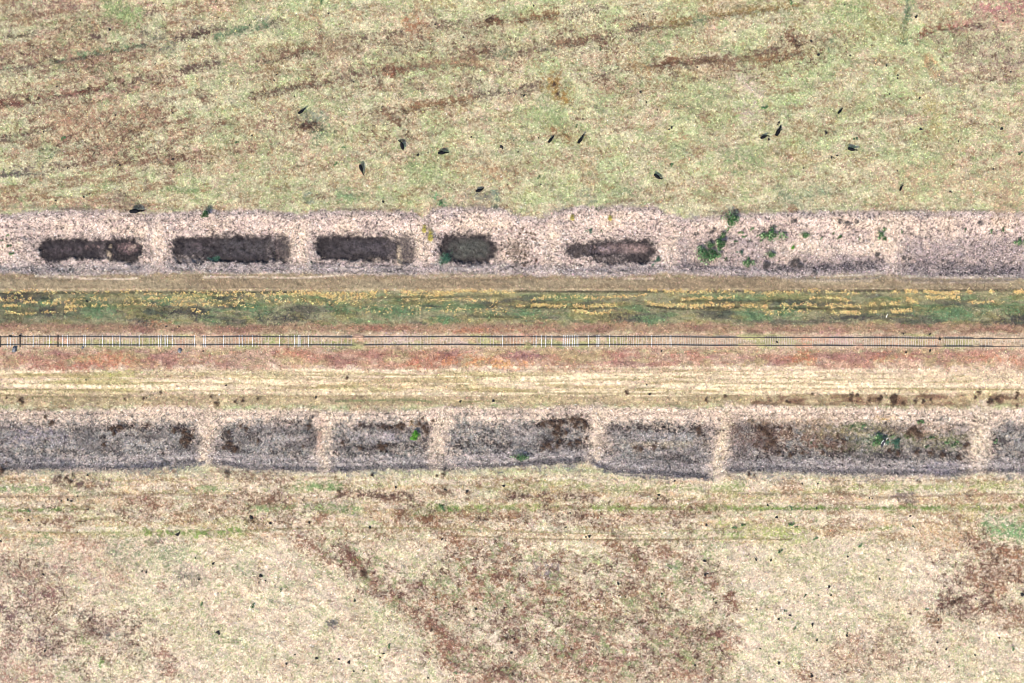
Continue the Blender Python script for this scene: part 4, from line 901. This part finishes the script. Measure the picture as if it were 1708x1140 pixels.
def cow_mesh(name, bend, head_low, stride):
    """a standing or grazing cow facing +X, hooves at z = 0, about 2.1 m long; bend = how far the neck turns"""
    bm = bmesh.new()
    def addm(vf):
        vv = [bm.verts.new(p) for p in vf[0]]
        for f in vf[1]: bm.faces.new([vv[i] for i in f])
    body = []
    for x, zc, hw, hh in ((-.93, 1.10, .12, .12), (-.88, 1.08, .24, .22), (-.74, 1.06, .32, .31), (-.50, 1.00, .32, .34), (-.2, .94, .39, .38), (.1, .93, .40, .39), (.38, .97, .34, .38), (.56, 1.03, .26, .34)):
        body.append(((x, 0, zc), hw, hh, (0, 1)))
    x, y, z, a = .62, 0.0, 1.10, 0.0
    drop = -.16 if head_low else .06
    for i, (hw, hh, step) in enumerate(((.20, .30, .10), (.15, .24, .16), (.125, .19, .17), (.12, .16, .14))):
        a += bend / 4
        x += math.cos(a) * step; y += math.sin(a) * step; z += drop * (1 if head_low else (1 if i < 3 else 0))
        body.append(((x, y, z), hw, hh, (-math.sin(a), math.cos(a))))
    hx, hy, hz, ha = x, y, z, a
    for hw, hh, step, dz in ((.135, .15, .07, -.01), (.13, .145, .09, -.04), (.105, .12, .12, -.07), (.085, .095, .12, -.07), (.085, .085, .08, -.04), (.05, .05, .05, -.01)):
        x += math.cos(a) * step; y += math.sin(a) * step; z += dz
        body.append(((x, y, max(z, .12)), hw, hh, (-math.sin(a), math.cos(a))))
    addm(tube(body, 14))
    for sx, sy, off in ((.46, .17, stride), (.46, -.17, -stride), (-.70, .18, -stride), (-.70, -.18, stride)):
        if sx > 0:
            addm(limb([(sx, sy * .9, .95, .15), (sx + .01, sy, .68, .105), (sx + off * .4, sy, .42, .07), (sx + off * .8, sy, .16, .05), (sx + off, sy, .07, .062), (sx + off + .02, sy, 0, .07)]))
        else:
            addm(limb([(sx, sy * .9, 1.0, .20), (sx + .06, sy, .72, .15), (sx - .06 + off * .4, sy, .48, .085), (sx - .02 + off * .8, sy, .18, .055), (sx + off, sy, .07, .062), (sx + off + .03, sy, 0, .07)]))
    for s in (-1, 1):                                                   # ears and udder side
        ex, ey = -math.sin(ha) * s, math.cos(ha) * s
        addm(tube([((hx + ex * .10, hy + ey * .10, hz + .05), .045, .05, (math.cos(ha), math.sin(ha))), ((hx + ex * .20, hy + ey * .20, hz + .06), .065, .03, (math.cos(ha), math.sin(ha))), ((hx + ex * .30, hy + ey * .30, hz + .03), .02, .012, (math.cos(ha), math.sin(ha)))], 8))
    addm(tube([((-.28, 0, .62), .05, .05, (0, 1)), ((-.36, 0, .58), .13, .10, (0, 1)), ((-.50, 0, .60), .12, .10, (0, 1)), ((-.56, 0, .66), .05, .05, (0, 1))], 10))
    tailp = []
    for k, (tx, tz, r) in enumerate(((-.88, 1.22, .05), (-.98, 1.16, .035), (-1.02, .95, .028), (-1.03, .72, .026), (-1.04, .55, .045), (-1.05, .42, .03))):
        tailp.append((tx, .02 * math.sin(k), tz, r))
    addm(limb(tailp, 6))
    bmesh.ops.recalc_face_normals(bm, faces=bm.faces)
    me = bpy.data.meshes.new(name); bm.to_mesh(me); bm.free()
    tmp = bpy.data.objects.new('tmp', me); COL.objects.link(tmp)
    r = tmp.modifiers.new('r', 'REMESH'); r.mode = 'VOXEL'; r.voxel_size = .028
    sm = tmp.modifiers.new('s', 'SMOOTH'); sm.factor = .5; sm.iterations = 3
    dg = bpy.context.evaluated_depsgraph_get()
    out = bpy.data.meshes.new_from_object(tmp.evaluated_get(dg))
    bpy.data.objects.remove(tmp)
    out.name = name
    out.polygons.foreach_set('use_smooth', np.ones(len(out.polygons), bool))
    return out

M_cow = flat_mat('black_hide', (.003, .003, .004), .75, 5, .4, .06, (.007, .007, .008))
M_pied, nt, b = new_mat('piebald_hide')
tc = nt.nodes.new('ShaderNodeTexCoord'); nz = nt.nodes.new('ShaderNodeTexNoise'); nz.inputs['Scale'].default_value = 1.9; nz.inputs['Detail'].default_value = 1
mp = nt.nodes.new('ShaderNodeMapping'); mp.inputs['Location'].default_value = (3.1, 1.7, .4)
rp = nt.nodes.new('ShaderNodeValToRGB'); rp.color_ramp.interpolation = 'CONSTANT'
rp.color_ramp.elements[0].color = (.014, .011, .016, 1); rp.color_ramp.elements[1].color = (.62, .58, .54, 1); rp.color_ramp.elements[1].position = .56
nt.links.new(tc.outputs['Object'], mp.inputs[0]); nt.links.new(mp.outputs[0], nz.inputs['Vector']); sp = nt.nodes.new('ShaderNodeSeparateXYZ'); ab = nt.nodes.new('ShaderNodeMath'); ab.operation = 'ABSOLUTE'
ma = nt.nodes.new('ShaderNodeMath'); ma.operation = 'MULTIPLY_ADD'; ma.inputs[1].default_value = .9
nt.links.new(tc.outputs['Object'], sp.inputs[0]); nt.links.new(sp.outputs['Y'], ab.inputs[0]); nt.links.new(ab.outputs[0], ma.inputs[0]); nt.links.new(nz.outputs[0], ma.inputs[2])
rp.color_ramp.elements[1].position = .77
nt.links.new(ma.outputs[0], rp.inputs[0]); nt.links.new(rp.outputs[0], b.inputs['Base Color'])
b.inputs['Roughness'].default_value = .7
COWS = {k: cow_mesh('cow', *a) for k, a in {'graze': (0.1, True, .1), 'left': (.7, True, .12), 'right': (-.7, True, .08), 'up': (.25, False, .14), 'upr': (-.5, False, .06)}.items()}
for m_ in COWS.values(): m_.materials.append(M_cow)
PIED = COWS['right'].copy(); PIED.materials.clear(); PIED.materials.append(M_pied)
def cow(u, v, heading, pose, s, label, mesh=None):
    o = add('cow', mesh or COWS[pose], None, P(u, v, .02), math.radians(heading), (s * .85, s * .88, s * .72))
    tag(o, label, 'cow', 'black cattle grazing the pasture' if mesh is None else None)
cow(503, 187.5, 32, 'up', .72, 'black cow at the top left of a brown patch, leftmost out in the pasture')
cow(603, 282, -72, 'graze', .82, 'black cow lowest in the herd, its body lengthwise, below left of the one looking left')
cow(671, 244, 104, 'left', .85, 'black cow pointing upward with head turned left, just left of a sideways cow')
cow(737, 256, 2, 'graze', .82, 'black cow standing sideways facing right, with a dung pat to its left')
cow(799, 318.5, 12, 'left', .74, 'black cow nearest the upper edge of the fourth dark pit, standing sideways')
cow(918, 234.5, 50, 'graze', .70, 'small black cow slanting up to the right, left one of two parallel cows')
cow(967.5, 235, 55, 'up', .82, 'larger black cow slanting up to the right, right one of two parallel cows')
cow(1095.5, 295.5, -38, 'left', .82, 'black cow slanting down to the right, alone above the fifth dark pit')
cow(1273, 229.5, 22, 'upr', .72, 'black cow with its rump toward the lower left, left of its close neighbour')
cow(1296.5, 221.5, 62, 'graze', .95, 'large black cow pointing upward right beside its close neighbour')
cow(1400, 187, 48, 'graze', .60, 'small black calf highest of the cattle on the right')
cow(1419, 250, -16, 'up', .80, 'black cow facing right with dark dung pats below it, below the highest calf')
cow(1501.5, 315, 68, 'upr', .55, 'small black calf near the upper pit edge on the right, away from the herd')
cow(227, 353.5, 3, 'graze', 1.05, 'black cow standing sideways on the top edge of the first dark pit')
cow(1473, 739, 62, 'right', .88, 'black and white cow standing in green growth in the lower pit', PIED)

# ------------------------------------------------------------------ railway track
M_rail = flat_mat('rusted_rail_steel', (.018, .014, .012), .6, 3, .5, .4, (.045, .030, .022))
M_white = flat_mat('bleached_sleeper', (.27, .245, .22), .9, 6, .2, .1, (.47, .44, .405))
M_grey = flat_mat('grey_wood_sleeper', (.22, .175, .13), .95, 6, .3, .1, (.36, .30, .235))
M_dark = flat_mat('dark_wood_sleeper', (.03, .025, .022), .9, 6, .4, .1)
track = bpy.data.objects.new('railway_track', None); COL.objects.link(track)
track.location = (0, 0, RAILT)
tag(track, 'old single railway line with dark rails and bleached sleepers, half buried in grass and soil', 'railway track')
prof = [(-.075, 0), (.075, 0), (.075, .02), (.02, .04), (.02, .12), (.045, .135), (.045, .17), (-.045, .17), (-.045, .135), (-.02, .12), (-.02, .04), (-.075, .02)]
def rail(v0):
    xs = np.arange(-101, 101.1, 1.0)
    vs, fs = [], []
    n = len(prof)
    for i, x in enumerate(xs):
        yy = (570 - v0) * .1 + .025 * math.sin(x * .19 + v0) + .02 * math.sin(x * .53) - max(0, x - 20) * .004
        zz = .01 + .02 * math.sin(x * .31 + v0)
        vs += [(x, yy + p[0], zz + p[1]) for p in prof]
    for i in range(len(xs) - 1):
        for j in range(n):
            k = (j + 1) % n
            fs.append((i * n + j, (i + 1) * n + j, (i + 1) * n + k, i * n + k))
    me = bpy.data.meshes.new('rail'); me.from_pydata(vs, [], fs); me.materials.append(M_rail)
    return add('rail', me, track)
rail(562.5); rail(575.8)
def sleeper_bm(seed):
    rg = random.Random(seed)
    bm = bmesh.new()
    bmesh.ops.create_cube(bm, size=1, matrix=Matrix.Diagonal((.15, 1.95, .13, 1)))
    bmesh.ops.bevel(bm, geom=list(bm.edges), offset=.012, segments=1, affect='EDGES')
    for vtx in bm.verts:
        vtx.co += Vector((rg.uniform(-.012, .012), rg.uniform(-.04, .04), rg.uniform(-.006, .006)))
    bmesh.ops.recalc_face_normals(bm, faces=bm.faces)
    return bm
def sleeper_mesh(seed, mat):
    bm = sleeper_bm(seed); me = bpy.data.meshes.new('sleeper'); bm.to_mesh(me); bm.free(); me.materials.append(mat); return me
SLW = [sleeper_mesh(i, M_white) for i in range(3)]; SLG = [sleeper_mesh(i + 5, M_grey) for i in range(3)]; SLD = sleeper_mesh(9, M_dark)
white_x = [16, 21, 59, 86, 108, 116, 143, 146, 174, 191, 203, 235, 267, 271, 278, 282, 290, 327, 342, 345, 375, 401, 406, 423, 468, 493, 499, 502, 516, 838, 894, 903, 910, 920, 939, 942.2, 946, 950, 954, 958, 962, 981, 995, 998, 1016, 1086, 1118]
dark_x = [5, 37, 100]
grey_x = [26, 68, 155, 222, 384, 965, 1000, 1022, 1028, 1034, 1046, 1056, 1064, 1070, 1078, 1096, 1104, 1110, 1128, 1136, 1150, 1158, 1170, 1182, 1196, 1208, 1234, 1238, 1242, 1246, 1250, 1254, 1258, 1375, 1388, 1440, 1466, 1480, 1496, 1512, 1524, 1536, 1576, 1590, 1602, 1612, 1624, 1640, 1656, 1668]
def put_sleeper(me, u, first=[None], dz=0.0, lab=None):
    if first[0] is None:
        o = add('sleeper', me, track); first[0] = o
    else:
        o = first[0].copy(); o.data = me; COL.objects.link(o); o.parent = track
    rg = random.Random(int(u * 10))
    o.location = ((u - 854) * .1, (570 - 569.3) * .1 + rg.uniform(-.06, .06) - max(0, (u - 1054) * .1) * .004, -.045 + dz)
    o.rotation_euler = (rg.uniform(-.01, .01), rg.uniform(-.04, .04), rg.uniform(-.035, .035))
    if lab: o['label'] = lab
    elif 'label' in o: del o['label']
    return o
for i, u in enumerate(white_x): put_sleeper(SLW[i % 3], u, dz=.05 + .015 * (i % 3))
for i, u in enumerate(dark_x): put_sleeper(SLD, u, dz=.06, lab='dark sleeper at the left end of the line')
for i, u in enumerate(grey_x): put_sleeper(SLG[i % 3], u, dz=.02 + .012 * (i % 3))
bm = bmesh.new()
rest = [u for u in list(np.arange(-40, 900, 5.5)) + list(np.arange(1010, 1760, 3.9)) if min(abs(u - w_) for w_ in white_x + grey_x + dark_x) > 2.6]
for k, u in enumerate(rest):
    b2 = sleeper_bm(k); t2 = bpy.data.meshes.new('t'); 
    bmesh.ops.translate(b2, verts=b2.verts, vec=((u - 854) * .1, .07 + random.uniform(-.06, .06) - max(0, (u - 1054) * .1) * .004, -.045 + random.choice((-.02, .0, .015)) + (.022 if u > 1010 else 0) ))
    b2.to_mesh(t2); b2.free(); bm.from_mesh(t2); bpy.data.meshes.remove(t2)
me = bpy.data.meshes.new('sunken_sleepers'); bm.to_mesh(me); bm.free(); me.materials.append(M_grey)
tag(add('sunken_sleepers', me, track), kind='stuff')

# ------------------------------------------------------------------ small things on the ground
M_dung = flat_mat('dark_dung', (.012, .010, .009), .85, 9, .4, .25)
M_stone = flat_mat('dark_stone', (.03, .03, .034), .8, 7, .4, .3, (.16, .16, .17))
M_stake = flat_mat('white_paint', (.70, .68, .60), .6, 5, .15, .3)
def lump(name, seed, r, h, mat, lobes=3, seg=14):
    """a flattened irregular pat or stone with a folded rim"""
    rg = random.Random(seed)
    bm = bmesh.new()
    bmesh.ops.create_icosphere(bm, subdivisions=3, radius=1)
    ph = [rg.uniform(0, 6.28) for _ in range(4)]
    for vtx in bm.verts:
        a = math.atan2(vtx.co.y, vtx.co.x)
        k = 1 + .16 * math.sin(lobes * a + ph[0]) + .10 * math.sin((lobes + 2) * a + ph[1]) + .06 * math.sin(7 * a + ph[2])
        fold = 1 + .18 * math.sin(9 * math.hypot(vtx.co.x, vtx.co.y) + ph[3] + a)
        vtx.co = Vector((vtx.co.x * r * k, vtx.co.y * r * k * .85, max(-.02, vtx.co.z * h * fold)))
    me = bpy.data.meshes.new(name); bm.to_mesh(me); bm.free()
    me.polygons.foreach_set('use_smooth', np.ones(len(me.polygons), bool)); me.materials.append(mat)
    return me
DUNG = [lump('dung_pat', i, .24, .16, M_dung) for i in range(4)]
def dung(spots, label, group, name='dung_pat', meshes=DUNG, cat='dung pat'):
    first = None
    for i, t in enumerate(spots):
        u, v = t[0], t[1]; r = .76 * (t[2] if len(t) > 2 else .85)
        if first is None: o = add(name, meshes[0])
        else:
            o = first.copy(); o.data = meshes[i % len(meshes)]; COL.objects.link(o)
        o.location = P(u, v, .05); o.rotation_euler = (0, 0, i * 1.9); o.scale = (r, r * (.7 + .3 * math.sin(i * 2.3) ** 2), r)
        tag(o, label, cat, group)
        first = first or o
dung([(273, 7), (183, 50, 1.3), (134, 34), (95, 145), (259, 107), (461, 125), (457, 134), (491, 162), (288, 189), (193, 193), (420, 226), (365, 30, .7), (157, 256, .8), (200, 276), (113, 281, .8), (288, 266, 1.3), (140, 329, 1.0), (145, 326, .6), (93, 335, 1.0), (149, 324, .7), (548, 23, .9), (416, 42, .8), (73, 220, 1.0), (6, 128, .5), (30, 122, .5)],
     'small blackish dung pat in the left part of the upper pasture', 'dung pats in the upper field on the left')
dung([(726, 41, 1.1), (890, 10, 1.0), (1073, 25, .9), (773, 63, .9), (637, 179, .9), (590, 137, .8), (647, 161, .6), (874, 160, 1.3), (1068, 154, 1.2), (1078, 171, .8), (1096, 184, .7), (972, 199, .8), (786, 229, 1.1), (836, 245, 1.5), (838, 248, 1.0), (864, 254, 1.0), (898, 230, .8), (697, 259, 1.3), (714, 255, .7), (1120, 213, 1.3), (1116, 216, .9), (639, 337, 1.2), (1119, 274, 1.1), (902, 308, .8), (847, 309, .7), (869, 334, .6), (857, 235, .6), (590, 154, .5)],
     'small blackish dung pat in the middle part of the upper pasture', 'dung pats in the upper field in the middle')
dung([(1226, 54, .9), (1353, 69, 1.3), (1365, 92, 1.4), (1418, 93, 1.0), (1478, 110, 1.2), (1497, 126, 1.0), (1497, 131, .9), (1527, 29, 1.6), (1673, 35, 1.2), (1300, 102, .9), (1163, 113, .9), (1484, 157, .9), (1534, 164, 1.1), (1686, 120, 1.0), (1378, 222, 1.5), (1376, 219, .8), (1282, 233, 1.2), (1299, 205, 1.2), (1297, 208, .8), (1387, 263, 1.2), (1396, 260, 1.0), (1391, 264, .7), (1340, 281, .9), (1536, 216, 1.6), (1598, 236, .9), (1671, 215, 1.5), (1497, 285, 1.0), (1657, 282, 1.0), (1585, 320, 1.0), (1588, 321, .8), (1408, 9, .7), (1304, 217, .6)],
     'small blackish dung pat in the right part of the upper pasture', 'dung pats in the upper field on the right')
dung([(119, 836, 1.3), (113, 834, 1.1), (102, 836, .8), (48, 868, 1.3), (130, 823 + 5, .8), (147, 850, .8), (419, 864, 1.9), (417, 861, .9), (451, 873, 1.4), (516, 872, 1.2), (296, 892, 1.7), (299, 889, 1.0), (356, 940, 1.5), (435, 961, 1.8), (244, 955, 1.2), (332, 967, 1.0), (72, 959, 1.2), (237, 953, .8), (443, 969, .9), (432, 973, .8), (363, 1055, 1.8), (365, 1058, 1.0), (75, 1086, 1.5), (528, 1098, 1.5), (478, 1107, 1.2), (492, 1092, .9), (2, 903, 1.0), (129, 888, .8), (146, 793, 1.0), (326, 931, .8), (349, 855, .9), (64, 889, .6)],
     'small blackish dung pat in the left part of the lower field', 'dung pats in the lower field on the left')
dung([(840, 811, 1.5), (660, 813, 1.2), (779, 820, 1.4), (742, 817, 1.2), (745, 818, .8), (621, 793, 1.2), (617, 880, 1.3), (737, 900, 1.2), (743, 901, .8), (983, 895, 1.4), (977, 896, .9), (1031, 974, 1.6), (592, 1002, 1.3), (794, 1016, 1.2), (790, 1034, .8), (640, 1090, 1.2), (634, 1097, 1.0), (582, 1105, 1.6), (565, 1100, 1.3), (607, 1119, 1.1), (853, 1089, 1.3), (858, 1066, 1.0), (841, 1015, 1.1), (748, 1026, .9), (714, 1131, .9), (1032, 994, .8), (1043, 996, .8), (953, 1083, .9), (590, 1120, .8), (951, 856, .9), (944, 880, .9), (727, 997, .7), (1002, 863, .6)],
     'small blackish dung pat in the middle part of the lower field', 'dung pats in the lower field in the middle')
dung([(1099, 826, 1.5), (1097, 832, .9), (1125, 802, 1.0), (1280, 843, 1.1), (1362, 848, 1.1), (1295, 863, 1.4), (1178, 876, 1.2), (1518, 861, 1.2), (1175, 936, 1.7), (1176, 959, 1.4), (1180, 957, .9), (1261, 934, 1.3), (1286, 935, 1.2), (1414, 929, 1.0), (1383, 979, 1.5), (1386, 993, 1.1), (1467, 966, 1.2), (1299, 1033, 1.2), (1318, 1027, 1.3), (1355, 1042, 1.6), (1362, 1068, 1.0), (1412, 1060, 1.2), (1413, 1056, .8), (1268, 1082, 1.0), (1299, 1106, 1.6), (1354, 1128, 1.5), (1353, 1124, .9), (1578, 1083, 1.2), (1563, 1072, 1.0), (1667, 1064, 1.2), (1582, 1112, .9), (1626, 1093, 1.0), (1262, 1017, .9), (1104, 991, 1.1), (1190, 1000, .9), (1194, 1006, .9), (1705, 992, 2.0), (1565, 1034, 1.2), (1365, 993, .8), (1159, 1110, 1.0), (1289, 1134, .8), (1391, 1086 + 40, .8), (1450, 831, 1.0), (1455, 832, .8), (1338, 807, 1.0), (1364, 807, 1.0), (1627, 985 + 14, .8)],
     'small blackish dung pat in the right part of the lower field', 'dung pats in the lower field on the right')
dung([(280, 545, 1.1), (301, 545, .8), (341, 588 - 2, .8), (145, 503, 1.2), (1548, 585, 1.5), (1508, 588, 1.0), (1564, 566, 1.3), (1548, 558, 1.2), (1294, 571, 1.2), (1102, 586, .9), (1083, 658, 1.3), (1078, 642, .9), (768, 670, 1.3), (823, 669, 1.4), (527, 663, 1.1), (378, 643, 1.1), (145, 634, .8), (1405, 776, 1.0), (1484, 777, 1.0), (245, 664, .7), (1330, 637, .6), (1504, 557, .9)],
     'small blackish dung pat or stone on the railway bank and its verges', 'dark spots along the railway bank')

# stones and odd pieces by the line
def stone(u, v, r, label, seed=3, sy=1.0, mat=M_stone, name='stone', h=.5, cat='stone'):
    o = add(name, lump(name, seed, .5, h, mat, 2), None, P(u, v, .05), .4 * seed, (r, r * sy, r)); tag(o, label, cat)
stone(28, 583, 1.0, 'dark grey boulder with pale chips below the lower rail at the left edge', 3)
stone(302, 585, .7, 'upright oval dark stone in the red grass below the track', 4, 1.3)
stone(141, 580, .45, 'small dark stone against the lower rail, left of the oval stone', 5)
def wedge(u, v, w_, h_, label):  # plain dark tapered block, not tied to a known object
    bm = bmesh.new()
    pts = [(-w_ / 2, -.12, 0), (w_ / 2, -.12, 0), (w_ / 2, .12, 0), (-w_ / 2, .12, 0), (-.06, -.08, h_), (.06, -.08, h_), (.06, .06, h_), (-.06, .06, h_)]
    vv = [bm.verts.new(p) for p in pts]
    for f in ((0, 3, 2, 1), (0, 1, 5, 4), (1, 2, 6, 5), (2, 3, 7, 6), (3, 0, 4, 7), (4, 5, 6, 7)): bm.faces.new([vv[i] for i in f])
    bmesh.ops.bevel(bm, geom=list(bm.edges), offset=.015, segments=1, affect='EDGES')
    me = bpy.data.meshes.new('track_block'); bm.to_mesh(me); bm.free(); me.materials.append(M_dark)
    tag(add('track_block', me, None, P(u, v, -.02)), label, 'block')
wedge(21, 561.2, .55, .38, 'squat black wedge-shaped stump against the upper rail, left of the taller one')
wedge(37, 560.6, .45, .55, 'taller black pointed stump against the upper rail near the left edge')
def stake():
    bm = bmesh.new()
    vs = []
    for (x, y, z, r) in ((0, 0, -.1, .05), (.01, .18, .22, .055), (.02, .42, .5, .05), (.04, .62, .75, .02)):
        vs.append([bm.verts.new((x + r * math.cos(j * 1.047), y + r * math.sin(j * 1.047) * .6, z)) for j in range(6)])
    for a_, b_ in zip(vs[:-1], vs[1:]):
        for j in range(6): bm.faces.new((a_[j], a_[(j + 1) % 6], b_[(j + 1) % 6], b_[j]))
    bm.faces.new(vs[-1]); bm.faces.new(vs[0][::-1])
    me = bpy.data.meshes.new('stake'); bm.to_mesh(me); bm.free(); me.materials.append(M_stake)
    tag(add('stake', me, None, P(1476.5, 530.5)), 'short leaning white stake among the golden weeds on the railway bank', 'stake')
stake()
# weathered brushwood heap in the lower field
rg = np.random.default_rng(44)
tw = []
for k in range(110):
    a = rg.uniform(0, 6.28); q = rg.normal(0, .42, 2); L = rg.uniform(.25, .7); t_ = rg.uniform(-.15, .35)
    p0 = np.array([q[0], q[1] * .9, rg.uniform(.05, .45) * max(.15, 1 - np.hypot(*q))]); d_ = np.array([math.cos(a), math.sin(a), t_]); s_ = np.array([-math.sin(a), math.cos(a), 0]) * rg.uniform(.012, .03); up_ = np.array([0, 0, .03])
    vv = np.array([p0 - s_, p0 + s_, p0 + up_, p0 + d_ * L - s_ * .5, p0 + d_ * L + s_ * .5, p0 + d_ * L + up_ * .6])
    ff = np.array([[0, 1, 4, 3], [1, 2, 5, 4], [2, 0, 3, 5]])
    c_ = np.array([[.42, .38, .36], [.2, .18, .18], [.08, .05, .045], [.12, .13, .14]])[rg.integers(0, 4)]
    tw.append((vv, ff, np.tile(c_, (6, 1))))
o = add('brushwood_heap', mesh_np('brushwood_heap', *join_np(tw)[:2], M_leaf, join_np(tw)[2]), None, P(554, 1041), 0, 1.15)
tag(o, 'round heap of grey weathered brushwood with a rusty core in the lower field', 'brush pile')
